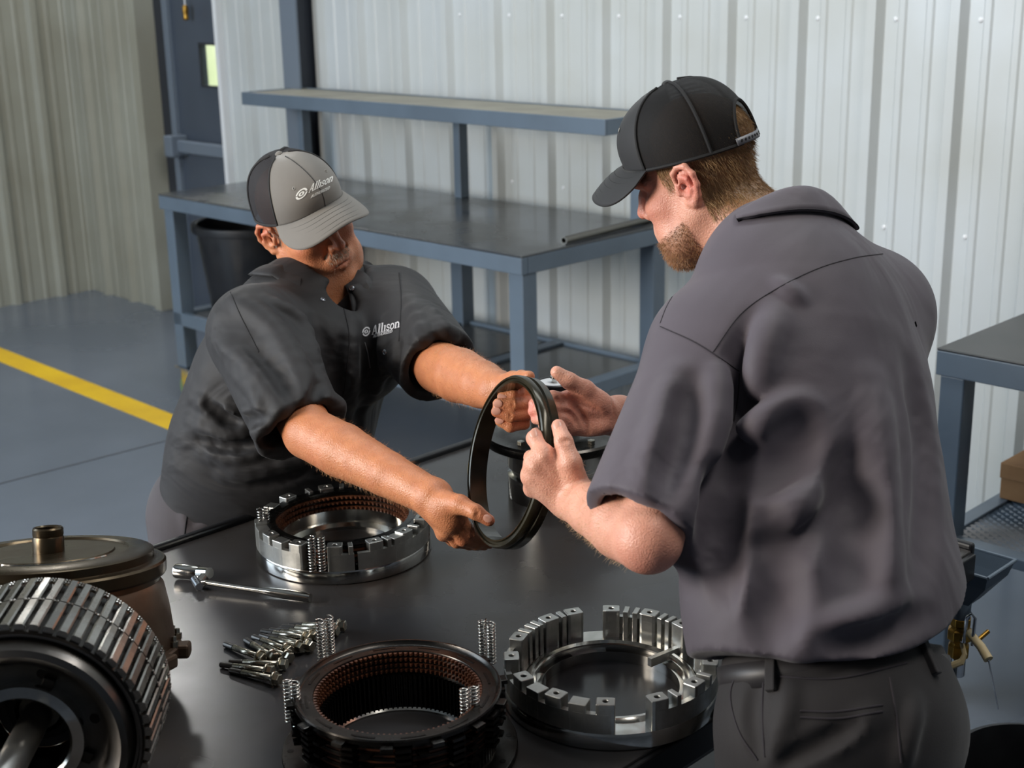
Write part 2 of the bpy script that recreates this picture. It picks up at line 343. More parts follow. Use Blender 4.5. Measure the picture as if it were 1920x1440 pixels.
# lower expanded-metal shelf
SH = .47
fm = MB(); fm.box(0.01, .0, SH-.03, TL, .05, SH); fm.box(.01, TD-.05, SH-.03, TL, TD, SH); fm.box(.01, .05, SH-.03, .055, TD-.05, SH); fm.box(TL-.05, .05, SH-.03, TL, TD-.05, SH)
fm.build('shelf_frame', M_steel, rt, bevel=.003)
em = MB(); nx, ny = 26, 34; cw, ch = .036, .024
for j in range(ny):
    for i in range(nx):
        x, y = .05+i*cw, .045+j*ch
        if y+ch > TD-.03: continue
        for (ax, ay, bx_, by_) in ((x, y, x+cw/2, y+ch/2), (x+cw/2, y+ch/2, x+cw, y)):
            for sgn in (0, 1):
                a_, b_ = (ay, by_) if sgn == 0 else (y+ch-(ay-y), y+ch-(by_-y))
                em.add([(ax, a_-.003, SH-.012), (bx_, b_-.003, SH-.012), (bx_, b_+.003, SH-.006), (ax, a_+.003, SH-.006)], [(0, 1, 2, 3)])
o = em.build('expanded_mesh', M_steel, rt, fix=False); q = o.modifiers.new('t', 'SOLIDIFY'); q.thickness = .003
# cardboard box with black glove on it
M_card = mat('brown_cardboard', srgb(150, 112, 74), .8, 0, srgb(138, 100, 64), 12, .05, 80)
bxp = rt.matrix_world @ Vector((0, 0, 0))
cb = empty('cardboard_box', W(c0[0]+.03, c0[1]+.36, SH+.001), ROOM_RZ); tag(cb, 'brown cardboard box on the mesh shelf of the steel table', 'box')
MB().box(0, 0, 0, .36, .3, .072).build('box_body', M_card, cb, bevel=.003)
MB().box(-.003, -.003, .06, .363, .303, .105).build('box_lid', M_card, cb, bevel=.003)
gm = MB()
for (x, y, r) in ((.11, .06, .05), (.16, .1, .045), (.2, .05, .04), (.1, .12, .035)):
    gm.lathe([(0, 0)]+[(r*math.sin(t), .028*(1-math.cos(t))) for t in np.linspace(.3, math.pi, 8)], 14, c=(x, y, .105))
g = gm.build('black_rag', M_black_pl, loc=W(c0[0]+.03, c0[1]+.36, SH), rot=(0, 0, ROOM_RZ)); tag(g, 'crumpled black cloth lying on the cardboard box', 'cloth')
# black bucket under it
bc = W(-1.0, 2.47, 0)
bk = empty('bucket', (bc[0], bc[1], 0)); tag(bk, 'black plastic bucket on the floor under the drain valve', 'bucket')
MB().lathe([(0, 0), (.13, 0), (.135, .01), (.15, .33), (.158, .33), (.16, .36), (.15, .362), (.146, .33), (.126, .015), (0, .015)], 44).build('bucket_body', M_black_pl, bk)
MB().lathe([(.15, .25), (.158, .252), (.158, .262), (.15, .264)], 44, True).build('bucket_band', M_black_pl, bk)
MB().tube([(.16*math.cos(t), .16*math.sin(t)*.98-.002, .315-.07*math.sin(t)) for t in np.linspace(math.pi, 2*math.pi, 20)], .003, 6).build('bail', M_chrome, bk)
# ================================================================== the work table and the parts on it
T = .845
M_tt = mat('black_steel_top', srgb(62, 62, 64), .24, .12, srgb(50, 46, 43), 3.0, .06, 14, rvar=.07, detail=6, spec=.32)
M_tf = mat('black_table_frame', srgb(30, 31, 34), .35, .2)
M_alu = mat('machined_aluminium', srgb(188, 188, 184), .40, 1.0, srgb(164, 163, 158), 40, .05, 200, rvar=.06)
M_pol = mat('polished_steel', srgb(196, 194, 190), .14, 1.0, srgb(170, 168, 162), 30, rvar=.05)
M_dks = mat('oiled_dark_steel', srgb(72, 70, 68), .28, 1.0, srgb(52, 49, 46), 20, .05, 80, rvar=.08)
M_blk = mat('black_oily_steel', srgb(26, 24, 23), .25, .8, srgb(36, 32, 28), 20)
M_fric = mat('brown_friction_lining', srgb(96, 56, 34), .45, 0, srgb(66, 36, 22), 60, .2, 200)
M_brnz = mat('bronze_cast', srgb(84, 75, 60), .30, .9, srgb(66, 54, 40), 6, .08, 40, rvar=.08)
M_brn2 = mat('rusty_cast', srgb(104, 88, 74), .42, .8, srgb(78, 62, 50), 9, .12, 50, rvar=.1)
M_zinc = mat('zinc_bolt', srgb(176, 172, 160), .26, 1.0, srgb(150, 144, 128), 60, rvar=.06)
M_thr = mat('dark_thread', srgb(92, 90, 88), .4, 1.0)
M_slat = mat('drum_segment_steel', srgb(158, 156, 152), .27, 1.0, srgb(132, 128, 122), 25, .04, 120, rvar=.06)

ta0, ta1, tb0, tb1 = -2.236, -1.094, .1, 2.31
tbl = empty('work_table', W(ta0, tb0, 0), ROOM_RZ); tag(tbl, 'black steel work table holding the dismantled gearbox parts', 'table')
TW_, TL_ = ta1-ta0, tb1-tb0
MB().box(0, 0, T-.02, TW_, TL_, T).build('table_top', M_tt, tbl, bevel=.003)
lip = MB(); lip.box(-.016, -.016, T-.06, 0, TL_+.016, T+.012); lip.box(0, TL_, T-.06, TW_, TL_+.016, T+.012); lip.build('table_lip', M_tf, tbl, bevel=.006, segs=3)
ap = MB(); ap.box(TW_-.002, 0, T-.055, TW_+.01, TL_, T-.004); ap.box(.02, .02, T-.1, TW_-.03, TL_-.02, T-.021); ap.build('apron', M_tf, tbl, bevel=.003)
for x, y in ((.05, .05), (TW_-.13, .05), (.05, TL_-.13), (TW_-.13, TL_-.13)): MB().box(x, y, 0, x+.08, y+.08, T-.1).build('leg', M_tf, tbl, bevel=.004)
MB().box(.05, .05, .25, TW_-.06, TL_-.05, .28).build('lower_shelf', M_tf, tbl, bevel=.003)
st = MB(); st.box(TW_-.06, .05, .5, TW_-.03, TL_-.05, .54); st.build('side_rail', M_steel, tbl, bevel=.003)

def ang_of(x, y, z, c):
    p = atz(x, y, z); return math.atan2(p[1]-c[1], p[0]-c[0])
def lug_mesh(hw, hd, z0, z1, hole):
    """upright block with a bolt hole in its top"""
    n = 24; inn, out = [], []
    for i in range(n):
        t = 2*math.pi*i/n+.13; c, s = math.cos(t), math.sin(t)
        r = min(hd/(abs(c)+1e-9), hw/(abs(s)+1e-9)); out.append((r*c, r*s)); inn.append((hole*c, hole*s))
    mb = MB(); mb.ring_prism(inn, out, z0, z1); return mb
def housing(name, label, c, R_, hgt, lugs, fins, blocks, gaps, band=.026, extra_inner=True):
    root = empty(name, (c[0], c[1], T)); tag(root, label, 'gear housing')
    b = band
    MB().lathe([(R_-.030, 0), (R_-.001, 0), (R_+.0015, .002), (R_+.0015, b-.003), (R_, b), (R_-.004, b), (R_-.030, b)], 96, True).build('base_band', M_pol, root)
    # outer wall, broken by the gaps
    gs = sorted([(a % (2*math.pi), h) for a, h in gaps])
    for i, (a, h) in enumerate(gs):
        a2, h2 = gs[(i+1) % len(gs)]; a2 = a2 + (2*math.pi if a2 <= a else 0)
        if a2-h2 > a+h: MB().sector(R_-.009, R_, b-.002, hgt-.016, a+h, a2-h2, max(4, int((a2-a)/.06))).build('outer_wall', M_alu, root)
    hw = .0135; lm = None
    for a in lugs:
        o = lm if lm is None else None
        if lm is None: lm = o = lug_mesh(hw, .0115, b-.002, hgt, .0042).build('lug', M_alu, root, bevel=.0012)
        else: o = inst(lm, 'lug', root)
        o.location = ((R_-.0118)*math.cos(a), (R_-.0118)*math.sin(a), 0); o.rotation_euler = (0, 0, a)
    fm_ = None
    for a in fins:
        if fm_ is None: fm_ = o = MB().box(-.011, -.0042, b-.002, .011, .0042, hgt-.001).build('fin', M_alu, root, bevel=.001)
        else: o = inst(fm_, 'fin', root)
        o.location = ((R_-.0112)*math.cos(a), (R_-.0112)*math.sin(a), 0); o.rotation_euler = (0, 0, a)
    fm_ = None
    for a in blocks:
        if fm_ is None: fm_ = o = MB().box(-.011, -.013, b-.002, .011, .013, hgt-.003).build('block', M_alu, root, bevel=.0012)
        else: o = inst(fm_, 'block', root)
        o.location = ((R_-.0113)*math.cos(a), (R_-.0113)*math.sin(a), 0); o.rotation_euler = (0, 0, a)
    return root
# ---- right ring housing, open
c1 = (.140, 1.898); H1 = .072; A1 = lambda L: [ang_of(x, y, T+H1, c1) for x, y in L]
l1 = A1([(1146, 1131), (1226, 1140), (1289, 1164), (1330, 1198), (1334, 1238), (1297, 1276), (1227, 1301), (1136, 1309), (1047, 1296), (981, 1267), (950, 1229), (959, 1190), (1016, 1151), (1067, 1137)])
f1 = A1([(1178, 1132), (1199, 1134), (1254, 1146), (1270, 1152), (1040, 1141), (992, 1161), (980, 1167), (968, 1176), (1257, 1292), (1319, 1262)])
b1 = A1([(1010, 1284), (1089, 1305), (1337, 1217)])
g1 = [(ang_of(1108, 1132, T+H1, c1), .13), (ang_of(1182, 1307, T+H1, c1), .22), (ang_of(1312, 1178, T+H1, c1), .09), (ang_of(962, 1250, T+H1, c1), .05)]
h1 = housing('ring_housing', 'bright aluminium ring housing with upright lugs, empty, beside the standing man', c1, .161, H1, l1, f1, b1, g1)
MB().lathe([(.104, 0), (.131, 0), (.131, .024), (.128, .028), (.124, .031), (.119, .031), (.1175, .026), (.113, .026), (.1125, .018), (.104, .018)], 96, True).build('inner_ring', M_pol, h1)
for a, w in ((ang_of(1145, 1187, T+.02, c1)-.35, .42), (ang_of(1010, 1230, T+.02, c1), .34)):
    MB().sector(.1055, .1125, .012, .0186, a-w, a+w, 14).build('oil_slot', M_blk, h1)
MB().box(.08, -.004, .02, .15, .004, .034).build('web', M_alu, h1, rot=(0, 0, ang_of(1305, 1213, T+.02, c1)))
# ---- rear ring housing with its clutch plates
c2 = (-.327, 2.478); H2 = .074; A2 = lambda L: [ang_of(x, y, T+H2, c2) for x, y in L]
l2 = A2([(510, 999), (561, 1015), (628, 1019), (700, 1011), (757, 994), (490, 976), (535, 928), (788, 969), (610, 911)])
f2 = A2([(656, 1017), (723, 1006), (772, 983), (580, 918), (640, 908), (680, 909), (797, 955)])
b2 = A2([(529, 1008), (741, 1000), (492, 987), (507, 944), (735, 917), (775, 933)])
g2 = [(ang_of(594, 1018, T+H2, c2), .17), (ang_of(497, 958, T+H2, c2), .13), (ang_of(801, 962, T+H2, c2), .1), (ang_of(664, 1016, T+H2, c2), .02)]
h2 = housing('ring_housing', 'aluminium ring housing packed with clutch plates, beside the leaning man', c2, .165, H2, l2, f2, b2, g2)
MB().lathe([(.098, 0), (.134, 0), (.134, .02), (.128, .022), (.122, .034), (.119, .034), (.117, .008), (.098, .006)], 80, True).build('inner_ring', M_pol, h2)
def toothed(r, dr, n, k=4, duty=.5):
    out = []
    for i in range(n):
        for q in range(k):
            t = (i+q/k)*2*math.pi/n; out.append(((r+(dr if q/k < duty else 0))*math.cos(t), (r+(dr if q/k < duty else 0))*math.sin(t)))
    return out
def circ(r, n): return [(r*math.cos(2*math.pi*i/n), r*math.sin(2*math.pi*i/n)) for i in range(n)]
pl = None
for k in range(6):
    z = .034+k*.0055
    fr_ = k % 2 == 0
    mb = MB(); mb.ring_prism(toothed(.120 if fr_ else .127, .004 if fr_ else 0, 84), circ(.1475, 84*4), z, z+(.0042 if fr_ else .0048)); mb.build('friction_plate' if fr_ else 'steel_plate', M_fric if fr_ else M_blk, h2)
MB().lathe([(.126, .067), (.147, .067), (.1475, .0685), (.147, .070), (.126, .070)], 90, True).build('pressure_plate', M_dks, h2)
for k in range(16): MB().sector(.135, .1385, .0695, .0703, k*math.pi/8, k*math.pi/8+.2, 5).build('slot', M_blk, h2)
# ---- springs
sp = MB().tube([(.0062*math.cos(t), .0062*math.sin(t), .0016+.0668*t/(12*2*math.pi)) for t in np.linspace(0, 12*2*math.pi, 12*12)], .0015, 6).mesh('spring'); sp.materials.append(M_pol)
def spring(x, y, z0, label, ztop):
    p = atz(x, y, z0+.07); o = link(bpy.data.objects.new('coil_spring', sp)); o.location = (p[0], p[1], z0); o.rotation_euler = (0, 0, random.random()*6)
    o.scale = (1, 1, ztop/.07); tag(o, label, 'spring', 'clutch return springs'); return o
spring(583, 1005, T+.0265, 'coil spring in the front gap of the rear ring, the darker one nearer the bar', .07)
spring(601, 1005, T+.0265, 'coil spring in the front gap of the rear ring, nearer the bright outer lug', .07)
spring(488, 952, T+.0265, 'coil spring at the far end of the rear ring, outermost by the trousers', .07)
spring(497, 950, T+.0265, 'coil spring at the far end of the rear ring, inner of the two', .07)
# ---- front clutch pack
c3 = (-.168, 1.752); pk = empty('clutch_pack', (c3[0], c3[1], T)); tag(pk, 'dark clutch pack with brown friction plates and springs, nearest the camera', 'clutch pack')
def tabbed(r, dr, tabs, n=240):
    out = []
    for i in range(n):
        t = 2*math.pi*i/n; e = any(abs((t-a+math.pi) % (2*math.pi)-math.pi) < w for a, w in tabs); rr = r+(dr if e else 0); out.append((rr*math.cos(t), rr*math.sin(t)))
    return out
fl = MB(); fl.ring_prism(circ(.130, 96), circ(.166, 96), 0, .011); fl.build('base_flange', M_dks, pk, bevel=.001)
fh = None
for k in range(14):
    a = 2*math.pi*k/14+.1; p = (.154*math.cos(a), .154*math.sin(a), .0105)
    if fh is None: fh = o = MB().lathe([(0, 0), (.0045, 0), (.0045, .0009), (0, .0009)], 14).build('flange_hole', M_blk, pk)
    else: o = inst(fh, 'flange_hole', pk)
    o.location = p
MB().lathe([(.131, .010), (.1375, .011), (.1375, .014), (.131, .014)], 96, True).build('hub_lip', M_pol, pk)
g = MB(); g.ring_prism(circ(.121, 90*4), toothed(.128, .006, 90), .008, .040); g.build('outer_gear', M_dks, pk)
g = MB(); g.ring_prism(toothed(.1085, .006, 96), circ(.1205, 96*4), .004, .058); g.build('inner_gear', M_dks, pk)
MB().lathe([(.107, .0), (.118, .0), (.118, .006), (.110, .006), (.107, .003)], 96, True).build('gear_seat', M_pol, pk)
tabs = [(2*math.pi*k/12+.12, .085) for k in range(12)]; tabs2 = [(2*math.pi*k/12+.3, .05) for k in range(12)]
for k in range(6):
    z = .040+k*.0088
    mb = MB(); mb.ring_prism(circ(.1175, 240), tabbed(.138, .012, tabs if k % 2 else tabs+tabs2), z, z+.0042); mb.build('steel_plate', M_dks if k % 2 else M_blk, pk)
    mb = MB(); mb.ring_prism(toothed(.113, .0045, 96), circ(.136, 96*4), z+.0044, z+.0084); mb.build('friction_plate', M_fric, pk)
MB().lathe([(.1175, .093), (.1185, .0945), (.137, .0945), (.139, .096), (.1415, .1), (.1435, .1), (.145, .098), (.145, .092), (.1175, .092)], 110, True).build('pressure_plate', M_dks, pk)
for k in range(12):
    a = 2*math.pi*k/12+.1; MB().sector(.1265, .130, .0942, .0951, a, a+.26, 7).build('slot', M_blk, pk)
tb = None
for k in range(14):
    a = 2*math.pi*k/14+.2
    if tb is None: tb = o = MB().box(-.004, -.0085, .088, .009, .0085, .0945).build('drive_tab', M_dks, pk, bevel=.001)
    else: o = inst(tb, 'drive_tab', pk)
    o.location = (.146*math.cos(a), .146*math.sin(a), 0); o.rotation_euler = (0, 0, a)
for (x, y, l) in ((599, 1161, 'coil spring behind the front clutch pack, beside the bolts, duller one of the pair'), (616, 1155, 'coil spring behind the front clutch pack, standing in front of two bolt heads'),
               (904, 1160, 'coil spring behind the front clutch pack, the one closer to the pack'), (920, 1166, 'coil spring between the front clutch pack and the open ring housing'),
               (538, 1272, 'coil spring at the edge of the front clutch pack, outermost, below the bolts'), (552, 1278, 'coil spring at the edge of the front clutch pack, inner one below the bolts'),
               (870, 1288, 'coil spring on the near rim of the front clutch pack, inner of the pair'), (889, 1284, 'coil spring on the near rim of the front clutch pack, nearer the open ring')):
    spring(x, y, T+.05, l, .07)
# ---- bolts
bm_ = MB(); bm_.tube([(0, 0, 0), (.002, 0, 0), (.024, 0, 0)], [.0036, .0046, .0046], 12); bm_.cur = 1; 
bm_ = MB(); bm_.cur = 1; bm_.tube([(0, 0, 0), (.0015, 0, 0)]+[(.002+.0012*i, 0, 0) for i in range(18)], [.0034, .0044]+[.0046 if i % 2 else .0041 for i in range(18)], 12)
bm_.cur = 0; bm_.cyl((.0236, 0, 0), (.082, 0, 0), .0047, 14); bm_.lathe([(0, 0)], 3)
fl_ = [(.081, .0047), (.082, .0105), (.0835, .0112), (.085, .0095)]
bm_.tube([(a, 0, 0) for a, r in fl_], [r for a, r in fl_], 18)
bm_.tube([(.0845, 0, 0), (.0925, 0, 0), (.0935, 0, 0)], [.0082, .0082, .0072], 6, smooth=False)
bolt_me = bm_.mesh('bolt'); bolt_me.materials.append(M_zinc); bolt_me.materials.append(M_thr)
bl = [((421, 1207), (492, 1235), 'dark flanged bolt lying apart above the three lowest bolts'), ((460, 1199), (513, 1234), 'flanged bolt with bluish shank next to the dark bolt'), ((478, 1204), (542, 1233), 'flanged bolt whose head lies nearest the three lowest bolts'),
      ((474, 1193), (541, 1220), 'flanged bolt with the head just above the lowest of the fan'), ((488, 1191), (564, 1215), 'flanged bolt in the middle of the fan of bolts'), ((503, 1191), (582, 1212), 'flanged bolt whose head touches the foot of the springs'),
      ((490, 1183), (577, 1197), 'flanged bolt with long dark thread in the upper fan'), ((506, 1180), (588, 1192), 'flanged bolt ending just before the two springs'), ((522, 1178), (604, 1189), 'flanged bolt passing behind the nearer spring'),
      ((528, 1175), (628, 1184), 'flanged bolt whose head shows just beyond the springs'), ((541, 1171), (642, 1174), 'flanged bolt furthest up, its head clear of the springs'),
      ((430, 1240), (532, 1246), 'topmost of the three lowest bolts, lying flat'), ((413, 1245), (507, 1258), 'middle one of the three lowest bolts'), ((431, 1256), (520, 1274), 'lowest bolt, its head beside the clutch pack spring')]
for (t_, h_, lab) in bl:
    p, q = atz(*t_, T+.006), atz(*h_, T+.012); d = q-p; a = math.atan2(d[1], d[0])
    o = link(bpy.data.objects.new('flange_bolt', bolt_me)); tag(o, lab, 'bolt', 'flange bolts spread on the table')
    L_ = .0935; tilt = math.atan2(.0066, .083); sc_ = min(1.25, max(.8, np.linalg.norm(d[:2])/.088))
    e = q; o.location = (e[0]-math.cos(a)*.088*sc_, e[1]-math.sin(a)*.088*sc_, T+.0048*sc_); o.rotation_euler = (random.random()*6, -tilt, a); o.rotation_mode = 'XYZ'; o.scale = (sc_,)*3
# ---- breaker bar with socket
bb = empty('breaker_bar', atz(372, 1090, T)); tag(bb, 'chrome flex-head breaker bar with a deep socket lying on the table', 'wrench')
def rel(x, y, z): return atz(x, y, T+z)-np.array(bb.location)
hk, he = rel(385, 1092, .013), rel(582, 1121, .0095); dv = he-hk
MB().tube([hk+dv*t for t in (0, .05, .5, .58, .66, .75, .97, 1.0)], [.0045, .0048, .0052, .007, .0082, .0088, .0085, .0078], 16).build('handle', M_pol, bb)
s0_, s1_ = rel(329, 1070, .016), rel(374, 1074, .016)
sd = (s1_-s0_)
MB().tube([s0_, s0_+sd*.06, s0_+sd*.94, s1_], [.0125, .0135, .0135, .0125], 24).build('socket', M_pol, bb)
k0 = rel(384, 1080, .02)
MB().tube([s1_-sd*.05, k0+np.array([.008, .004, .004])], [.012, .010], 18).build('drive_head', M_pol, bb)
MB().tube([k0, rel(374, 1092, .012)], [.0085, .009], 16).build('yoke', M_pol, bb)
MB().cyl(rel(365, 1086, .016), rel(374, 1100, .012), .0075, 16).build('hinge_pin', M_chrome, bb)
MB().tube([rel(368, 1096, .011), hk], [.011, .006], 14).build('knuckle', M_pol, bb)
# ---- bronze converter housing
cc_ = atz(92, 1034, T+.036+.168*1.22*.975); cc = (cc_[0], cc_[1]-.046); cv = empty('converter_housing', (cc[0], cc[1], T+.0365)); cv.rotation_euler = (-.22, 0, 0); cv.scale = (.94, .94, 1.22); tag(cv, 'brown bronze dome housing with a stub pipe, tilted, behind the slatted drum', 'housing')
MB().lathe([(0, .168), (.1, .168), (.102, .166), (.122, .166), (.124, .1685), (.158, .1665), (.162, .1645), (.162, .155), (.166, .1535), (.178, .1535), (.181, .151), (.181, .138), (.178, .135), (.168, .133), (.17, .126)], 110).build('top_cover', M_brnz, cv)
MB().lathe([(.17, .127), (.176, .12), (.184, .09), (.189, .06), (.19, .045), (.18, .04)], 110).build('dome', M_brn2, cv)
MB().lathe([(.175, .032), (.199, .032), (.200, .034), (.200, .044), (.198, .046), (.175, .046)], 110, True).build('bolt_flange', M_brn2, cv)
MB().lathe([(.18, .035), (.178, .01), (.165, 0), (0, 0)], 80).build('lower_shell', M_brn2, cv)
MB().lathe([(.0, .175), (.0195, .175), (.0195, .196), (.022, .198), (.0238, .196), (.0238, .189), (.023, .187), (.0242, .185), (.0242, .168), (.022, .166)], 48).build('stub_pipe', M_brnz, cv)
MB().tube([(.112*math.cos(t), .112*math.sin(t), .1672) for t in np.linspace(-1.9, -.4, 40)], [.0012+.0008*random.random() for _ in range(40)], 6).build('weld_bead', M_pol, cv)
hb = None
for k in range(22):
    a = 2*math.pi*k/22
    if hb is None: hb = o = MB().tube([(0, 0, 0), (0, 0, .007), (0, 0, .0072), (0, 0, .013)], [.0075, .0075, .0045, .004], 6, smooth=False).build('flange_nut', M_zinc, cv)
    else: o = inst(hb, 'flange_nut', cv)
    o.location = (.194*math.cos(a), .194*math.sin(a), .046)
for a in (-.62, -.30, .1): MB().sector(.18, .216, .03, .047, a-.09, a+.09, 6).build('flange_ear', M_brn2, cv, bevel=.004)
# ---- slatted drum lying on its side, axis towards the camera
DR = .1545
dr = empty('clutch_drum', (-.612, 1.538, T+DR)); dr.scale = (DR/.1618, DR/.1618, DR/.1618*1.28); dr.rotation_euler = (math.pi/2, 0, math.radians(3)); tag(dr, 'large dark clutch drum with slatted rim and chrome shaft, lying on its side', 'clutch drum')
M_face = mat('drum_face_steel', srgb(104, 102, 100), .33, 1.0, srgb(84, 81, 78), 14, .05, 60, rvar=.06)
MB().lathe([(.150, -.116), (.1525, -.114), (.1525, -.002), (.150, 0)], 120).build('drum_body', M_blk, dr)
MB().lathe([(.150, 0), (.147, .0), (.145, -.006), (.1415, -.006), (.139, .002), (.134, .010), (.126, .013), (.117, .008), (.108, -.003), (.100, -.009), (.080, -.011), (.075, -.011)], 120).build('front_face', M_face, dr)
MB().lathe([(.150, -.116), (.05, -.116)], 80).build('rear_face', M_dks, dr)
MB().lathe([(.077, -.014), (.078, -.002), (.076, .002), (.062, .004), (.058, .001), (.057, -.076)], 90).build('hub_collar', M_pol, dr)
MB().lathe([(.057, -.06), (.046, -.064), (.043, -.058), (.034, -.058), (.031, -.07), (.018, -.07)], 60).build('bearing', M_blk, dr)
MB().lathe([(.027, -.07), (.027, -.056), (.0215, -.052), (.0195, -.05), (.0195, .2), (.017, .205), (0, .205)], 48).build('shaft', mat('bright_shaft_steel', srgb(205, 204, 200), .3, 1.0), dr)
hole = None
for k in range(6):
    a = math.pi/3*k+1.25
    if hole is None: hole = o = MB().lathe([(0, .001), (.007, .001), (.0075, 0)], 16).build('drain_hole', M_blk, dr)
    else: o = inst(hole, 'drain_hole', dr)
    o.location = (.091*math.cos(a), .091*math.sin(a), -.0103)
for k in range(4):
    a = math.pi/2*k-.45; MB().box(.076, -.008, -.014, .089, .008, -.005).build('hub_key', M_dks, dr, rot=(0, 0, a), bevel=.001)
sl = MB()
for z0, z1, w in ((-.115, -.064, .0060), (-.062, -.004, .0064)):
    v = [(.150, -w, z0), (.150, w, z0), (.1595, w, z0), (.1615, w-.002, z0), (.1615, -w+.002, z0), (.1595, -w, z0)]
    sl.add(v+[(a, b, z1) for a, b, _ in v], [(0, 1, 2, 3, 4, 5)[::-1], (6, 7, 8, 9, 10, 11)]+[(i, (i+1) % 6, 6+(i+1) % 6, 6+i) for i in range(6)])
for z in (-.063, -.108, -.113):
    for s_ in (-1, 1): sl.lathe([(0, .0022), (.0015, .0015), (.0021, 0), (.0015, -.0015), (0, -.0022)], 6, c=(.1605, s_*.0074, z))
for z in (-.075, -.083, -.091): sl.add([(.1617, -.0008+q, z+e) for q in (0, .0016) for e in (0, .0016)], [(0, 1, 3, 2)])
slat0 = None; NS = 54
for k in range(NS):
    a = 2*math.pi*k/NS
    if slat0 is None: slat0 = o = sl.build('slat', M_slat, dr)
    else: o = inst(slat0, 'slat', dr)
    o.rotation_euler = (0, 0, a)
# ---- pump on the far corner
pc_ = atz(1042, 925, T); pm = empty('oil_pump', (pc_[0], pc_[1], T)); tag(pm, 'flanged steel pump standing at the far corner behind the hands', 'pump')
MB().lathe([(0, 0), (.098, 0), (.1, .003), (.1, .05), (.096, .053), (.092, .055), (.092, .062), (.097, .065), (.1, .068), (.1, .12), (.096, .122)], 80).build('pump_body', M_pol, pm)
MB().lathe([(.07, .12), (.14, .12), (.148, .122), (.15, .126), (.15, .138), (.146, .142), (.12, .143), (.112, .146), (.09, .146), (.0, .146)], 90).build('pump_flange', M_dks, pm)
MB().lathe([(.05, .146), (.052, .2), (.06, .204), (.0, .204)], 60).build('pump_neck', M_alu, pm)
MB().lathe([(.04, .204), (.085, .204), (.088, .207), (.088, .222), (.085, .225), (.0, .225)], 70).build('rotor_plate', M_blk, pm)
MB().lathe([(.036, .225), (.038, .227), (.038, .244), (.036, .246), (.0335, .246), (.0335, .241), (.0, .241)], 50).build('cap_ring', M_black_pl, pm)
MB().lathe([(.033, .2412), (.033, .2435), (.0, .2435)], 40).build('cap_disc', M_white, pm)
MB().lathe([(.0055, .243), (.0055, .252), (.009, .253), (.009, .257), (0, .257)], 24).build('cap_stud', M_pol, pm)
for k in range(5):
    a = 2*math.pi*k/5+.3; MB().cyl((.12*math.cos(a), .12*math.sin(a), .14), (.12*math.cos(a), .12*math.sin(a), .15), .008, 6).build('pump_bolt', M_zinc, pm)
# ---- the seal ring held between the two men
RINGC = at(957, 866, 2.19); RN = -.893*_r + .143*_u - .42*_f; RN /= np.linalg.norm(RN); RR = .1365
rq = Vector(RN).to_track_quat('Z', 'Y')
M_seal = mat('oily_black_seal', srgb(40, 38, 32), .2, .45, srgb(58, 52, 36), 10, .03, 60, rvar=.08)
rg = MB().lathe([(RR-.013, -.017), (RR-.011, -.018), (RR-.003, -.018), (RR-.0005, -.016), (RR, -.004), (RR-.003, -.002), (RR-.003, .001), (RR, .003), (RR, .009), (RR-.002, .0125), (RR-.0055, .0135), (RR-.0065, .0105), (RR-.0095, .0105), (RR-.0105, .0135), (RR-.013, .0125), (RR-.0135, 0)], 140, True).build('seal_ring', M_seal, loc=RINGC)
rg.rotation_mode = 'QUATERNION'; rg.rotation_quaternion = rq; tag(rg, 'shiny black seal ring held up between the two men', 'ring')
# drain sump with ball valve at the far end of the work table
dt = empty('drain_tray', W(-1.067, 2.328, .79), ROOM_RZ); tag(dt, 'grey steel drain tray with brass ball valve at the table end', 'drain tray')
X0, X1, Y0, Y1 = -.30, 0, 0, .115; cx_, cy_ = -.075, .06
rim = [(X0, Y0, 0), (X1, Y0, 0), (X1, Y1, 0), (X0, Y1, 0)]; low = [(X0+.01, Y0+.01, -.03), (X1-.008, Y0+.01, -.03), (X1-.008, Y1-.01, -.03), (X0+.01, Y1-.01, -.03)]
bot = [(cx_-.025, cy_-.025, -.085), (cx_+.025, cy_-.025, -.085), (cx_+.025, cy_+.025, -.085), (cx_-.025, cy_+.025, -.085)]
mb = MB(); mb.add(rim+low+bot, [(i, (i+1) % 4, 4+(i+1) % 4, 4+i) for i in range(4)]+[(4+i, 4+(i+1) % 4, 8+(i+1) % 4, 8+i) for i in range(4)])
thicken(mb.build('tray_pan', M_steel, dt), .004)
mb = MB()
for i in range(4): mb.tube([rim[i], rim[(i+1) % 4]], .0035, 8)
mb.build('tray_rim', M_steel, dt)
MB().cyl((cx_, cy_, -.08), (cx_, cy_, -.135), .018).build('spout', M_steel, dt)
MB().lathe([(.014, -.055), (.019, -.055), (.021, -.052), (.021, -.03), (.018, -.026), (.018, -.02), (.024, -.016), (.024, .004), (.018, .008), (.018, .012), (.0205, .015), (.0205, .03), (.014, .03)], 8, True, False).build('valve_body', M_brass, dt, loc=(cx_, cy_, -.155), bevel=.0015)
MB().lathe([(.012, 0), (.0155, 0), (.0155, .05), (.012, .05)], 20, True).build('outlet_pipe', M_chrome, dt, loc=(cx_, cy_, -.25))
MB().tube([(cx_+.012, cy_-.018, -.165), (cx_+.024, cy_-.03, -.16), (cx_+.028, cy_-.032, -.105), (cx_+.034, cy_-.028, -.096), (cx_+.04, cy_-.024, -.105), (cx_+.038, cy_-.022, -.165)], .0035, 8).build('valve_loop', M_chrome, dt)
M_cream = mat('cream_plastic', srgb(206, 190, 152), .5, 0, srgb(186, 166, 124), 20)
MB().tube([(cx_+.024, cy_-.012, -.145), (cx_+.06, cy_-.03, -.158), (cx_+.082, cy_-.042, -.172)], [.008, .009, .0095], 14).build('drain_cock', M_cream, dt)
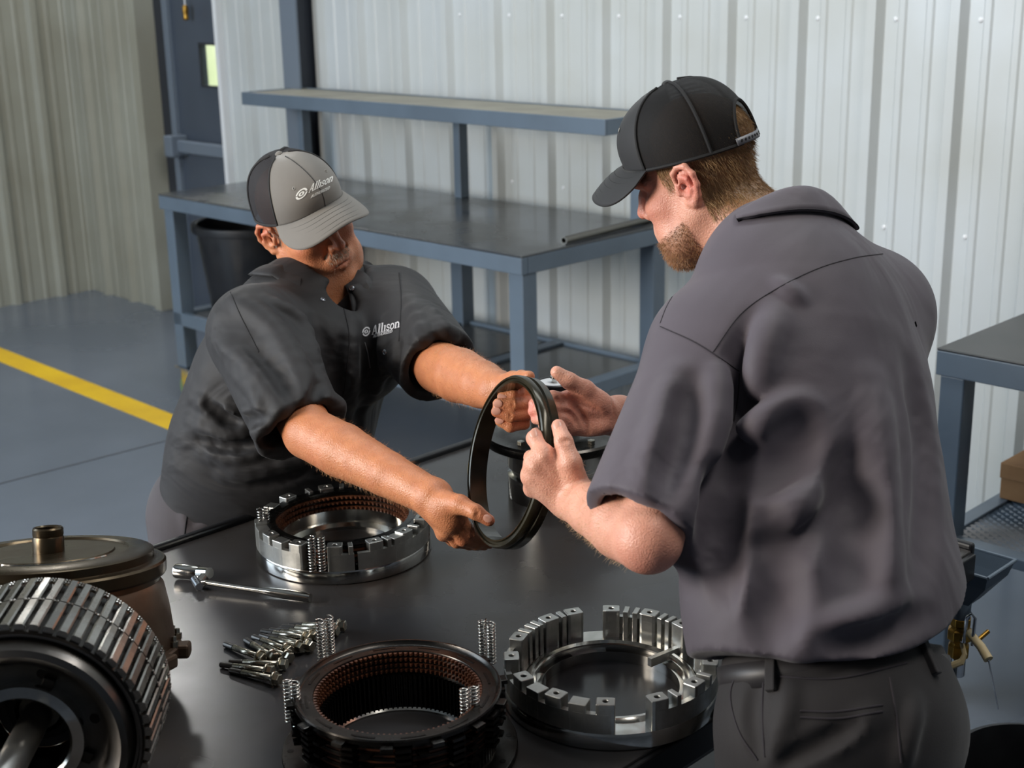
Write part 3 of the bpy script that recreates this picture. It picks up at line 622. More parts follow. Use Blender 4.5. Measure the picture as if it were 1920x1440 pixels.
MB().cyl((cx_+.046, cy_-.026, -.154), (cx_+.056, cy_+.004, -.138), .0045).build('cock_key', M_brass, dt)
MB().tube([(cx_+.016, cy_-.02, -.17), (cx_+.028, cy_-.03, -.185), (cx_+.025, cy_-.035, -.2), (cx_+.002, cy_-.05, -.215)], [.005, .005, .007, .007], 8).build('valve_lever', M_cream, dt)
MB().tube([(cx_+.082, cy_-.042, -.172), (cx_+.095, cy_-.05, -.2), (cx_+.12, cy_-.065, -.255)], .0018, 6).build('wire', M_chrome, dt)
# ================================================================== smooth solid modelling for the two men
V3 = lambda *a: np.array(a, dtype=np.float64)
def nrm(v): v = np.asarray(v, float); return v/(np.linalg.norm(v)+1e-12)
class Cap:                                     # tapered capsule, optionally flattened along axis n by factor s
    def __init__(s, a, b, ra, rb, n=None, fl=1.0):
        s.a, s.b, s.ra, s.rb = np.asarray(a, float), np.asarray(b, float), ra, rb; s.n = None if n is None else nrm(n); s.fl = fl
        m = max(ra, rb)*max(1, fl); s.lo = np.minimum(s.a, s.b)-m; s.hi = np.maximum(s.a, s.b)+m
        s.ba = s.b-s.a; s.l2 = float(s.ba @ s.ba)+1e-12
    def d(s, P):
        pa = P-s.a; t = np.clip((pa @ s.ba)/s.l2, 0, 1); q = pa-t[:, None]*s.ba; q2 = np.einsum('ij,ij->i', q, q)
        r = s.ra+(s.rb-s.ra)*t
        if s.n is not None:
            qn = q @ s.n; q2 = q2+(1/(s.fl*s.fl)-1)*qn*qn; return (np.sqrt(q2)-r)*min(1.0, s.fl*1.15)
        return np.sqrt(q2)-r
class Ell:
    def __init__(s, c, r, R=None):
        s.c, s.r = np.asarray(c, float), np.asarray(r, float); s.R = np.eye(3) if R is None else np.asarray(R, float)   # columns: axes
        e = np.sqrt(((s.R*s.r)**2).sum(1)); s.lo = s.c-e; s.hi = s.c+e
    def d(s, P):
        q = (P-s.c) @ s.R; k0 = np.linalg.norm(q/s.r, axis=1); k1 = np.linalg.norm(q/(s.r*s.r), axis=1); return k0*(k0-1)/(k1+1e-9)
class Plane:                                   # keeps the side opposite to n
    def __init__(s, p, n): s.p, s.n = np.asarray(p, float), nrm(n); s.lo = np.full(3, -9e9); s.hi = np.full(3, 9e9)
    def d(s, P): return (P-s.p) @ s.n
class Hem:                                     # curved shirt-tail hem: keeps what lies above it
    def __init__(s, p, up, lat, c): s.p, s.up, s.lat, s.c = np.asarray(p, float), nrm(up), nrm(lat), c; s.lo = np.full(3, -9e9); s.hi = np.full(3, 9e9)
    def d(s, P): q = P-s.p; return -(q @ s.up)+s.c*(q @ s.lat)**2
class Solid:
    """ordered list of (op, k, leaf or Solid); op: u union, s subtract, i intersect"""
    def __init__(s): s.ops = []
    def u(s, x, k=.01): s.ops.append(('u', k, x)); return s
    def sub(s, x, k=.004): s.ops.append(('s', k, x)); return s
    def cut(s, x, k=.002): s.ops.append(('i', k, x)); return s
    def chain(s, pts, rs, k=.01, n=None, fl=1.0, op='u'):
        for i in range(len(pts)-1): s.ops.append((op, k, Cap(pts[i], pts[i+1], rs[i], rs[i+1], n, fl)))
        return s
    def leaves(s):
        for o, k, x in s.ops:
            if isinstance(x, Solid): yield from x.leaves()
            else: yield x
    def bounds(s):
        L = [x for x in s.leaves_pos() if x.lo[0] > -1e9]; return np.min([x.lo for x in L], 0), np.max([x.hi for x in L], 0)
    def leaves_pos(s):
        for o, k, x in s.ops:
            if o != 'u': continue
            if isinstance(x, Solid): yield from x.leaves_pos()
            else: yield x
    def d(s, P, near=None):
        D = None
        for o, k, x in s.ops:
            if isinstance(x, Solid): e = x.d(P, near)
            elif near is not None and id(x) not in near: e = None
            else: e = x.d(P)
            if o == 'u':
                if e is None: continue
                if D is None: D = e; continue
                h = np.clip(.5+.5*(D-e)/k, 0, 1); D = D+(e-D)*h-k*h*(1-h)
            elif o == 's':
                if e is None or D is None: continue
                h = np.clip(.5-.5*(D+e)/k, 0, 1); D = D+(-e-D)*h+k*h*(1-h)
            else:
                if D is None: continue
                if e is None: D = None; continue
                D = np.maximum(D, e)
        return D
def mesh_solid(sol, h, lo=None, hi=None, NB=16, margin=.03):
    """sparse surface nets: vertices, quads"""
    leaves = list(sol.leaves()); LO = np.array([x.lo for x in leaves]); HI = np.array([x.hi for x in leaves])
    b0, b1 = sol.bounds()
    lo = b0-.02 if lo is None else np.maximum(lo, b0-.02); hi = b1+.02 if hi is None else np.minimum(hi, b1+.02)
    bs = NB*h; nb = np.ceil((hi-lo)/bs).astype(int); half = bs/2*math.sqrt(3)
    pos = list(sol.leaves_pos()); PLO = np.array([x.lo for x in pos]); PHI = np.array([x.hi for x in pos])
    g = np.arange(NB+1)*h; GX, GY, GZ = np.meshgrid(g, g, g, indexing='ij'); G = np.stack([GX.ravel(), GY.ravel(), GZ.ravel()], 1)
    keys, verts, EK = [], [], [[], [], []]; dims = nb*NB+2; m = NB+1
    for bi in range(nb[0]):
        for bj in range(nb[1]):
            for bk in range(nb[2]):
                org = lo+np.array([bi, bj, bk])*bs; c = org+bs/2
                dist = np.linalg.norm(np.maximum(np.maximum(PLO-c, c-PHI), 0), axis=1)
                if dist.min() > half: continue
                dl = np.linalg.norm(np.maximum(np.maximum(LO-c, c-HI), 0), axis=1)
                near = {id(leaves[i]) for i in np.nonzero(dl < half+margin)[0]}
                dc = sol.d(c[None], near)
                if dc is None or abs(dc[0]) > half*2.2+.02: continue
                D = sol.d(org+G, near)
                if D is None: continue
                D = D.reshape(m, m, m); S = D < 0
                if S.all() or not S.any(): continue
                cn = [S[a:a+NB, b:b+NB, e:e+NB] for a in (0, 1) for b in (0, 1) for e in (0, 1)]
                sm = np.sum(cn, 0); act = (sm > 0) & (sm < 8); I = np.argwhere(act)
                acc = np.zeros((len(I), 3)); cnt = np.zeros(len(I))
                for ax in range(3):
                    for a in (0, 1):
                        for b in (0, 1):
                            o0 = [0, 0, 0]; o1 = [0, 0, 0]; oth = [q for q in range(3) if q != ax]; o0[oth[0]] = o1[oth[0]] = a; o0[oth[1]] = o1[oth[1]] = b; o1[ax] = 1
                            p0 = I+o0; p1 = I+o1; d0 = D[p0[:, 0], p0[:, 1], p0[:, 2]]; d1 = D[p1[:, 0], p1[:, 1], p1[:, 2]]
                            x = (d0 < 0) != (d1 < 0); t = np.where(x, d0/(d0-d1+1e-20), 0)
                            q = p0.astype(float); q[:, ax] += t; acc += q*x[:, None]; cnt += x
                gi = I+np.array([bi, bj, bk])*NB
                keys.append((gi[:, 0]*dims[1]+gi[:, 1])*dims[2]+gi[:, 2]); verts.append(org+acc/cnt[:, None]*h)
                for ax in range(3):
                    sl0 = [slice(0, NB)]*3; sl1 = list(sl0); sl1[ax] = slice(1, NB+1); A = S[tuple(sl0)]; B = S[tuple(sl1)]
                    E = np.argwhere(A != B)
                    if len(E): EK[ax].append(np.concatenate([E+np.array([bi, bj, bk])*NB, A[E[:, 0], E[:, 1], E[:, 2]][:, None].astype(int)], 1))
    keys = np.concatenate(keys); verts = np.concatenate(verts); od = np.argsort(keys); keys = keys[od]; verts = verts[od]
    quads = []
    lin = lambda q: (q[:, 0]*dims[1]+q[:, 1])*dims[2]+q[:, 2]
    for ax in range(3):
        if not EK[ax]: continue
        E = np.concatenate(EK[ax]); p = E[:, :3]; s = E[:, 3]; u, v = (ax+1) % 3, (ax+2) % 3; eu = np.eye(3, dtype=int)[u]; ev = np.eye(3, dtype=int)[v]
        idx = []; ok = np.ones(len(p), bool)
        for off in (-eu-ev, -ev, 0*eu, -eu):
            k = lin(p+off); i = np.clip(np.searchsorted(keys, k), 0, len(keys)-1); ok &= keys[i] == k; idx.append(i)
        q = np.stack(idx, 1); q[s == 0] = q[s == 0][:, ::-1]; quads.append(q[ok])
    return verts, np.concatenate(quads)
def smooth_verts(V, Q, it=1, w=.5):
    for _ in range(it):
        acc = np.zeros_like(V); cnt = np.zeros(len(V))
        for a, b in ((0, 1), (1, 2), (2, 3), (3, 0)):
            np.add.at(acc, Q[:, a], V[Q[:, b]]); np.add.at(acc, Q[:, b], V[Q[:, a]]); np.add.at(cnt, Q[:, a], 1); np.add.at(cnt, Q[:, b], 1)
        V = V*(1-w)+w*acc/np.maximum(cnt, 1)[:, None]
    return V
def solid_object(name, sol, h, m, parent=None, sm=1, lo=None, hi=None, tint=None):
    Vv, Q = mesh_solid(sol, h, lo, hi); Vv = smooth_verts(Vv, Q, sm)
    me = bpy.data.meshes.new(name); me.vertices.add(len(Vv)); me.vertices.foreach_set('co', Vv.astype(np.float32).ravel())
    me.loops.add(len(Q)*4); me.loops.foreach_set('vertex_index', Q.astype(np.int32).ravel())
    me.polygons.add(len(Q)); me.polygons.foreach_set('loop_start', np.arange(len(Q), dtype=np.int32)*4)
    me.polygons.foreach_set('use_smooth', np.ones(len(Q), bool)); me.update(calc_edges=True); me.validate()
    if tint is not None:
        c = tint(Vv); at_ = me.color_attributes.new('tint', 'FLOAT_COLOR', 'POINT'); at_.data.foreach_set('color', np.concatenate([c, np.ones((len(Vv), 1))], 1).astype(np.float32).ravel())
    for q in (m if isinstance(m, (list, tuple)) else [m]): me.materials.append(q)
    o = link(bpy.data.objects.new(name, me)); o.parent = parent
    return o
def trace(sol, pts, start=1.2, steps=70):
    """first surface point of a solid along the view lines through photo pixels"""
    Dr = np.array([nrm(ray(x, y)) for x, y in pts]); t = np.full(len(pts), start)
    for _ in range(steps):
        d = sol.d(CAM+Dr*t[:, None]); t = t+np.clip(d, -.02, .25)*.8
    return CAM+Dr*t[:, None]
def normal_at(sol, P, e=.004):
    N = np.stack([sol.d(P+np.eye(3)[i]*e)-sol.d(P-np.eye(3)[i]*e) for i in range(3)], 1); return N/np.linalg.norm(N, axis=1)[:, None]
def densify(pts, n=4):
    """Catmull-Rom through picture points"""
    p = [np.array(q, float) for q in pts]
    if len(p) < 3: return [p[0]+(p[1]-p[0])*t for t in np.linspace(0, 1, n*2)]
    p = [2*p[0]-p[1]]+p+[2*p[-1]-p[-2]]; out = []
    for i in range(1, len(p)-2):
        for t in np.linspace(0, 1, n, endpoint=False):
            a, b, c, d = p[i-1], p[i], p[i+1], p[i+2]
            out.append(.5*(2*b+(c-a)*t+(2*a-5*b+4*c-d)*t*t+(-a+3*b-3*c+d)*t**3))
    out.append(p[-2]); return out
def folds(base, specs):
    """cloth folds: ridges (h>0) and creases (h<0) along lines drawn on the surface; returns new Solid"""
    S = Solid(); S.ops.append(('u', .001, base)); allp = []; cuts = []
    for sp_ in specs:
        q = densify(sp_[0], 3); cuts.append((len(allp), len(allp)+len(q))); allp += q
    P = trace(base, allp); N = normal_at(base, P)
    for (i0, i1), sp_ in zip(cuts, specs):
        r, hh = sp_[1], sp_[2]; n = i1-i0; k = sp_[3] if len(sp_) > 3 else r*1.3
        prof = np.sin(np.linspace(.25, math.pi-.25, n))
        pts = [P[i0+i]+N[i0+i]*((abs(hh)*prof[i]-r) if hh > 0 else (r-abs(hh)*prof[i])) for i in range(n)]
        ok = [np.linalg.norm(pts[i+1]-pts[i]) < .12 for i in range(n-1)]
        for i in range(n-1):
            if ok[i]: S.ops.append(('u' if hh > 0 else 's', k, Cap(pts[i], pts[i+1], r, r)))
    return S
from mathutils.bvhtree import BVHTree
class Surf:
    """looks up the point of a built mesh seen at a photo pixel"""
    def __init__(s, *obs):
        V, Fc = [], []
        for o in obs:
            n = len(V); V += [v.co.copy() for v in o.data.vertices]; Fc += [tuple(i+n for i in p.vertices) for p in o.data.polygons]
        s.bv = BVHTree.FromPolygons(V, Fc)
    def hit(s, x, y, depth=2.4):
        d = Vector(ray(x, y)).normalized(); h, n, i, q = s.bv.ray_cast(Vector(CAM), d)
        if h is None: h, n, i, q = s.bv.find_nearest(Vector(at(x, y, depth)))
        if n.dot(d) > 0: n = -n
        return np.array(h), np.array(n)
    def proj(s, lift=.0012):
        return lambda q: [tuple(p+n*lift) for p, n in (s.hit(x, y) for x, y in q)]
def seam_line(name, sf, pix, m, parent, w=.0016, lift=.0002):
    P = [p+n*lift for p, n in (sf.hit(x, y) for x, y in densify(pix, 8))]
    runs = [[P[0]]]
    for i in range(1, len(P)):
        if np.linalg.norm(P[i]-P[i-1]) < .06: runs[-1].append(P[i])
        else: runs.append([P[i]])
    return MB().tube(max(runs, key=len), w, 6).build(name, m, parent)
def skin_mat(name, base, red, dark, rough=.42):
    m = mat(name, base, rough, 0, tuple(np.array(base)*np.array([.86, .8, .78, 1])), 45, .6, 380, sss=.12, rvar=.08, detail=8)
    nt = m.node_tree; P = nt.nodes['Principled BSDF']; L = nt.links
    src = P.inputs['Base Color'].links[0].from_socket
    a = nt.nodes.new('ShaderNodeAttribute'); a.attribute_name = 'tint'; sp_ = nt.nodes.new('ShaderNodeSeparateColor'); L.new(a.outputs['Color'], sp_.inputs[0])
    m1 = nt.nodes.new('ShaderNodeMix'); m1.data_type = 'RGBA'; m1.inputs[7].default_value = red; L.new(sp_.outputs[0], m1.inputs[0]); L.new(src, m1.inputs[6])
    m2 = nt.nodes.new('ShaderNodeMix'); m2.data_type = 'RGBA'; m2.inputs[7].default_value = dark; L.new(sp_.outputs[1], m2.inputs[0]); L.new(m1.outputs[2], m2.inputs[6])
    L.new(m2.outputs[2], P.inputs['Base Color']); return m
def blobs(V, L):
    o = np.zeros(len(V))
    for c, r, a in L: o = np.maximum(o, a*np.exp(-((V-np.asarray(c))**2).sum(1)/(r*r)))
    return o
# ---- a head in its own axes: x to its right, y forward, z up, origin between the ears
def head_solid(S, h, sc, R, jaw=1.0, stout=1.0, side=None):
    E = lambda c, r, k=.02: S.u(Ell(h(*c), np.array(r)*sc, R), k)
    def C(pts, rs, k=.01, op='u'): S.chain([h(*p) for p in pts], [r*sc for r in rs], k, op=op)
    S.u(Ell(h(0, -.012, .048), np.array((.074, .096, .082))*sc, R), .01)
    E((0, .028, -.03), (.062*stout, .066, .085), .03)
    C([(.058, -.004, -.045), (.046, .046, -.083), (.012, .082, -.106)], [.02*stout, .021*stout, .018], .03)
    C([(-.058, -.004, -.045), (-.046, .046, -.083), (-.012, .082, -.106)], [.02*stout, .021*stout, .018], .03)
    E((0, .080, -.102), (.024, .02, .019), .02)
    for s_ in (1, -1):
        E((s_*.046, .062, -.018), (.022, .026, .02), .025)                       # cheekbone
        E((s_*.036, .062, -.062), (.024*stout, .024, .026), .025)                # cheek
        C([(s_*.012, .094, .028), (s_*.034, .088, .032), (s_*.054, .066, .024)], [.010, .0105, .008], .012)   # brow
        S.sub(Ell(h(s_*.031, .104, .008), np.array((.018, .017, .011))*sc, R), .012)
        E((s_*.031, .079, .009), (.0145, .0145, .0125), .004)                    # eyelids
        S.sub(Cap(h(s_*.020, .0945, .003), h(s_*.042, .090, .004), .0014*sc, .0012*sc), .002)
    C([(0, .092, .024), (0, .106, .004), (0, .120, -.020)], [.008, .0085, .0115], .012)      # nose
    for s_ in (1, -1): E((s_*.0125, .106, -.026), (.0075, .010, .0075), .007); S.sub(Ell(h(s_*.0065, .110, -.034), np.array((.003, .004, .003))*sc, R), .003)
    E((0, .092, -.06), (.030, .018, .024), .02)                                  # mouth mound
    C([(.023, .094, -.064), (.008, .1055, -.0595), (-.008, .1055, -.0595), (-.023, .094, -.064)], [.003, .0048, .0048, .003], .006)
    C([(.021, .094, -.067), (0, .1055, -.0725), (-.021, .094, -.067)], [.003, .0058, .003], .006)
    C([(.024, .100, -.0655), (0, .1125, -.0660), (-.024, .100, -.0655)], [.0012, .0015, .0012], .003, 's')
    C([(.018, .096, -.030), (.030, .088, -.055)], [.002, .002], .01, 's'); C([(-.018, .096, -.030), (-.030, .088, -.055)], [.002, .002], .01, 's')
    for s_ in (1, -1):                                                           # ears
        if side is not None and s_ != side: continue
        o = lambda y, z, x=.0: (s_*(.0745+x), y-.008, z)
        S.u(Ell(h(s_*.081, -.016, .0), np.array((.0045, .017, .027))*sc, R), .006)
        C([o(.014, .012, .001), o(.011, .026, .004), o(-.002, .034, .009), o(-.018, .031, .014), o(-.027, .016, .017), o(-.027, -.002, .016), o(-.018, -.018, .011), o(-.006, -.029, .006), o(.004, -.026, .003)],
          [.0038, .0042, .0045, .0048, .0048, .0046, .0048, .0062, .005], .004)
        C([o(.0, .018, .008), o(-.013, .012, .013), o(-.015, -.006, .013), o(-.004, -.016, .009)], [.003, .0036, .0036, .003], .004)
        C([o(.013, .004, .004), o(.012, -.008, .006)], [.0045, .0042], .004)
        S.sub(Ell(h(*o(.0, .0, .012)), np.array((.009, .0085, .010))*sc, R), .004)
    return S
# ---- a trucker cap in head axes
CAP_LEAN = 1.0
def cap_surface(phi, t, lift=0.0, hi=.158, fr=1.0):
    """phi from the front towards the right ear, t from rim to button"""
    c, s = math.cos(phi), math.sin(phi); a = .0865+lift; b = (.113 if c > 0 else .111)+lift
    z0 = .040+.016*c + (.010*max(0, c)**4)
    r = (1-t**2.5)**(1/2.35) if t < 1 else 0
    tz = t
    lean = .012*max(0, c)*math.sin(math.pi*min(1, t*1.1))*CAP_LEAN
    x, y, z = a*s*r, (b*c)*r-.002-.006*t + lean, z0+(hi+lift-z0)*tz
    return x, y, z
def cap_patch(h, p0, p1, t0, t1, n, m_, lift=0.0, tf=None):
    mb = MB(); v = []
    for i in range(n+1):
        ph = p0+(p1-p0)*i/n
        for j in range(m_+1):
            a, b = (t0, t1) if tf is None else tf(ph)
            v.append(h(*cap_surface(ph, a+(b-a)*j/m_, lift)))
    mb.add(v, [(i*(m_+1)+j, (i+1)*(m_+1)+j, (i+1)*(m_+1)+j+1, i*(m_+1)+j+1) for i in range(n) for j in range(m_)], True); return mb
def mesh_fabric(name, col, fine=1.0):
    m = mat(name, col, .75, 0, spec=.3); nt = m.node_tree; N = nt.nodes; L = nt.links; P = N['Principled BSDF']
    uv = N.new('ShaderNodeUVMap'); mp = N.new('ShaderNodeMapping'); L.new(uv.outputs[0], mp.inputs[0]); mp.inputs['Scale'].default_value = (210*fine, 120*fine, 1)
    vo = N.new('ShaderNodeTexVoronoi'); vo.voronoi_dimensions = '2D'; vo.inputs['Scale'].default_value = 1.0; vo.inputs['Randomness'].default_value = .15; L.new(mp.outputs[0], vo.inputs['Vector'])
    ra = N.new('ShaderNodeMapRange'); ra.inputs['From Min'].default_value = .22; ra.inputs['From Max'].default_value = .34; L.new(vo.outputs['Distance'], ra.inputs['Value'])
    ra.inputs['To Min'].default_value = .5
    L.new(ra.outputs[0], P.inputs['Alpha']); return m
def uv_grid(o, n, m_):
    uv = o.data.uv_layers.new(name='UVMap'); k = 0
    for i in range(n):
        for j in range(m_):
            for (a, b) in ((0, 0), (1, 0), (1, 1), (0, 1)): uv.data[k].uv = ((i+a)/n, (j+b)/m_); k += 1
# ---- lettering laid on a surface: strokes in a unit box
def arc(cx, cy, rx, ry, a0, a1, n=12): return [(cx+rx*math.cos(math.radians(a0+(a1-a0)*i/n)), cy+ry*math.sin(math.radians(a0+(a1-a0)*i/n))) for i in range(n+1)]
SERIF = {  # advance, [(points, width)]
 'A': (.86, [([(.10, 0), (.40, 1.0)], .10), ([(.42, 1.0), (.70, 0)], .17), ([(.22, .34), (.58, .34)], .09), ([(0, .03), (.26, .03)], .08), ([(.54, .03), (.86, .03)], .08)]),
 'l': (.40, [([(.20, 0), (.20, 1.04)], .18), ([(.04, .03), (.36, .03)], .08), ([(.05, 1.0), (.2, 1.0)], .08)]),
 'i': (.40, [([(.20, 0), (.20, .68)], .18), ([(.04, .03), (.36, .03)], .08), ([(.05, .64), (.2, .64)], .08)]),
 's': (.56, [(arc(.27, .50, .17, .15, 40, 270)+arc(.27, .19, .19, .16, 90, -150)[1:], .13), ([(.46, .68), (.46, .48)], .06), ([(.06, .22), (.06, .02)], .06)]),
 'o': (.66, [(arc(.33, .34, .24, .30, 0, 360, 24), .14)]),
 'n': (.80, [([(.18, 0), (.18, .66)], .17), (arc(.40, .40, .21, .24, 170, 0), .14), ([(.61, .42), (.61, 0)], .17), ([(.03, .03), (.34, .03)], .08), ([(.47, .03), (.78, .03)], .08), ([(.03, .64), (.18, .64)], .08)])}
SANS = {
 'A': (.80, [([(.06, 0), (.40, 1), (.74, 0)], .17), ([(.2, .32), (.6, .32)], .15)]), 'U': (.82, [([(.12, 1), (.12, .35)]+arc(.40, .34, .28, .28, 180, 360)+[(.68, 1)], .17)]),
 'T': (.70, [([(.35, 0), (.35, 1)], .18), ([(.02, .92), (.68, .92)], .16)]), 'H': (.84, [([(.13, 0), (.13, 1)], .18), ([(.69, 0), (.69, 1)], .18), ([(.13, .5), (.69, .5)], .15)]),
 'O': (.92, [(arc(.45, .5, .34, .43, 0, 360, 22), .17)]), 'R': (.78, [([(.13, 0), (.13, 1)], .18), ([(.13, .92), (.4, .92)]+arc(.42, .7, .22, .22, 90, -90)+[(.13, .48)], .16), ([(.4, .46), (.68, 0)], .17)]),
 'I': (.34, [([(.16, 0), (.16, 1)], .18)]), 'Z': (.74, [([(.08, .92), (.62, .92), (.08, .08), (.66, .08)], .16)]), 'E': (.66, [([(.13, 0), (.13, 1)], .18), ([(.13, .92), (.6, .92)], .15), ([(.13, .5), (.54, .5)], .14), ([(.13, .08), (.6, .08)], .15)]),
 'D': (.84, [([(.13, 0), (.13, 1)], .18), ([(.13, .92), (.35, .92)]+arc(.35, .5, .36, .42, 90, -90)+[(.13, .08)], .16)])}
def stroke_quads(pts, w):
    p = []
    for a, b in zip(pts[:-1], pts[1:]):
        L_ = math.hypot(b[0]-a[0], b[1]-a[1]); n = max(1, int(L_/.12))
        p += [(a[0]+(b[0]-a[0])*i/n, a[1]+(b[1]-a[1])*i/n) for i in range(n)]
    p.append(pts[-1]); p = np.array(p); t = np.gradient(p, axis=0); t /= np.linalg.norm(t, axis=1)[:, None]+1e-9; nn = np.stack([-t[:, 1], t[:, 0]], 1)*w/2
    return p+nn, p-nn
def lettering(name, lay, project, m, parent):
    """lay: list of (text, font, origin, baseline vector per em, up vector per em)"""
    mb = MB()
    for text, font, o, bx, up in lay:
        o, bx, up = np.array(o, float), np.array(bx, float), np.array(up, float); pen = 0
        if text == '@':
            rings = [([(.5+.43*math.cos(math.radians(a)), .5+.43*math.sin(math.radians(a))) for a in range(20, 190, 8)], .15), ([(.5+.43*math.cos(math.radians(a)), .5+.43*math.sin(math.radians(a))) for a in range(200, 370, 8)], .15),
                     (arc(.5, .46, .22, .2, 165, 25)+[(.66, .46), (.56, .5)], .11), (arc(.5, .54, .22, .2, -15, -155)+[(.34, .54), (.44, .5)], .11)]
            glyphs = [(0, rings)]
        else:
            glyphs = []
            for ch in text: a, st = font[ch]; glyphs.append((pen, st)); pen += a
        for off, st in glyphs:
            for pts, w in st:
                A, B = stroke_quads(pts, w); q = []
                for (a, b) in zip(A, B): q += [o+bx*(a[0]+off)+up*a[1], o+bx*(b[0]+off)+up*b[1]]
                P = project(q); mb.add(P, [(2*i, 2*i+1, 2*i+3, 2*i+2) for i in range(len(q)//2-1)])
    ob = mb.build(name, m, parent, fix=False); thicken(ob, .0006, 0); return ob
# ================================================================== the leaning man with the grey cap
M_skA = skin_mat('tanned_skin', srgb(202, 134, 94), srgb(184, 86, 66), srgb(130, 98, 84))
M_shA = mat('black_shirt_cloth', srgb(25, 24, 27), .7, 0, srgb(20, 19, 22), 5, .12, 900, sheen=.06, b2=(5.0, .9, .022, (1, 1, 1.6), (.3, .5, .2)))
M_trA = mat('dark_trouser_cloth', srgb(62, 57, 62), .8, 0, srgb(54, 50, 55), 6, .15, 700, sheen=.2)
M_seam = mat('seam_thread', srgb(22, 21, 24), .85)
M_nail = mat('fingernail', srgb(214, 160, 140), .3, 0)
M_gcap = mat('grey_cap_cloth', srgb(118, 114, 108), .75, 0, srgb(108, 104, 99), 8, .12, 800, sheen=.2)
M_thread = mat('white_thread', srgb(232, 232, 228), .7)
M_eyelet = mat('eyelet_thread', srgb(150, 147, 140), .7)
HAs = .967; HA = V3(-.4093, 2.779, 1.4235); RA = np.array([[-.7419, .6403, -.1992], [-.5753, -.7604, -.3014], [-.3444, -.1090, .9325]])
hA = lambda x, y, z: HA+HAs*(RA @ V3(x, y, z))
menA = empty('person', (-.62, 2.9, 0)); tag(menA, 'person in a black work shirt and grey cap leaning over the table', 'person')
def child(o, p=menA):
    o.parent = p; o.matrix_parent_inverse = p.matrix_world.inverted() if p.matrix_world != Matrix() else Matrix.Translation(-Vector(p.location)); return o
sRA, sLA = at(480, 625, 2.66), at(738, 582, 2.86); latA = nrm(sRA-sLA)
pelA = at(468, 930, 3.02); nekA = at(605, 545, 2.83)
upA = nrm(nekA-pelA); frA = nrm(np.cross(upA, latA)); latA = nrm(np.cross(frA, upA))
elRA, wrRA = at(580, 812, 2.45), at(812, 934, 2.275)
elLA, wrLA = at(826, 690, 2.58), at(932, 732, 2.36)
# ---- body: head, neck, chest, arms and hands as one skin
B = Solid(); head_solid(B, hA, HAs, RA, stout=1.12, side=1)
B.u(Ell(hA(0, .084, -.126), np.array((.025, .019, .020))*HAs, RA), .02); B.u(Ell(hA(0, .05, -.118), np.array((.044, .042, .024))*HAs, RA), .03)
for s_ in (1, -1): B.u(Ell(hA(s_*.044, .036, -.098), np.array((.024, .04, .032))*HAs, RA), .03)
B.chain([hA(0, -.02, -.05), hA(0, -.035, -.11), nekA-frA*.01, nekA-upA*.08], [.056, .058, .064, .085], .02)
B.chain([nekA-upA*.10+frA*.02, nekA-upA*.2+frA*.02], [.1, .1], .04, frA, .8)
# right arm (nearer) and hand on the ring
B.chain([sRA, elRA], [.044, .046], .006); B.chain([elRA, elRA+(wrRA-elRA)*.28, elRA+(wrRA-elRA)*.65, wrRA], [.046, .047, .038, .031], .005)
def hand(S, wrist, palm, fingers, thumb, rp=(.030, .022), k=.009, kn=.006):
    """palm: list of (point, radius) webs from the wrist to each knuckle; fingers: joints with radii"""
    for f in palm: S.chain([wrist, f[0]], [rp[0]*.8, f[1]], .016)
    for i in range(len(palm)-1): S.u(Cap(palm[i][0], palm[i+1][0], palm[i][1], palm[i+1][1]), .010)
    for f in fingers: S.u(Solid().chain([p for p, r in f], [r for p, r in f], .004), .0035)
    S.u(Solid().chain([p for p, r in thumb], [r for p, r in thumb], .006), .007)
def J(*a): return at(a[0], a[1], a[2]), a[3]
hand(B, wrRA, [J(856, 966, 2.255, .0135), J(846, 981, 2.255, .0135), J(838, 993, 2.27, .0125), J(832, 1000, 2.29, .0115)],
     [[J(856, 966, 2.255, .0115), J(882, 998, 2.27, .0105), J(903, 1012, 2.29, .0092), J(918, 1020, 2.305, .0082)],
      [J(846, 981, 2.255, .0115), J(868, 1012, 2.27, .0108), J(893, 1020, 2.295, .0094), J(908, 1023, 2.315, .0084)],
      [J(838, 993, 2.27, .011), J(856, 1016, 2.285, .0102), J(880, 1021, 2.315, .009), J(896, 1024, 2.335, .008)],
      [J(832, 1000, 2.29, .010), J(848, 1014, 2.31, .009), J(868, 1018, 2.335, .008), J(882, 1020, 2.35, .007)]],
     [J(826, 938, 2.255, .018), J(862, 946, 2.225, .0155), J(892, 960, 2.205, .0118), J(917, 976, 2.205, .0095)])
B.u(Ell(at(838, 960, 2.25), (.028, .02, .026)), .015)
# left arm (further) and hand behind the ring
B.chain([sLA, elLA], [.044, .047], .006); B.chain([elLA, elLA+(wrLA-elLA)*.35, elLA+(wrLA-elLA)*.75, wrLA], [.048, .049, .041, .034], .005)
hand(B, wrLA, [J(975, 730, 2.335, .012), J(980, 750, 2.325, .012), J(976, 770, 2.325, .012), J(966, 786, 2.33, .011)],
     [[J(975, 730, 2.335, .0115), J(988, 736, 2.275, .0108), J(962, 740, 2.25, .010), J(942, 744, 2.25, .0088)],
      [J(980, 750, 2.325, .0115), J(993, 758, 2.265, .011), J(962, 759, 2.24, .0102), J(934, 757, 2.24, .009)],
      [J(976, 770, 2.325, .0115), J(990, 775, 2.265, .011), J(958, 780, 2.24, .0102), J(931, 772, 2.24, .009)],
      [J(966, 786, 2.33, .0105), J(982, 794, 2.275, .010), J(957, 800, 2.255, .0092), J(937, 790, 2.255, .008)]],
     [J(940, 722, 2.34, .018), J(962, 712, 2.30, .014), J(978, 708, 2.26, .0115), J(992, 706, 2.225, .0095)])
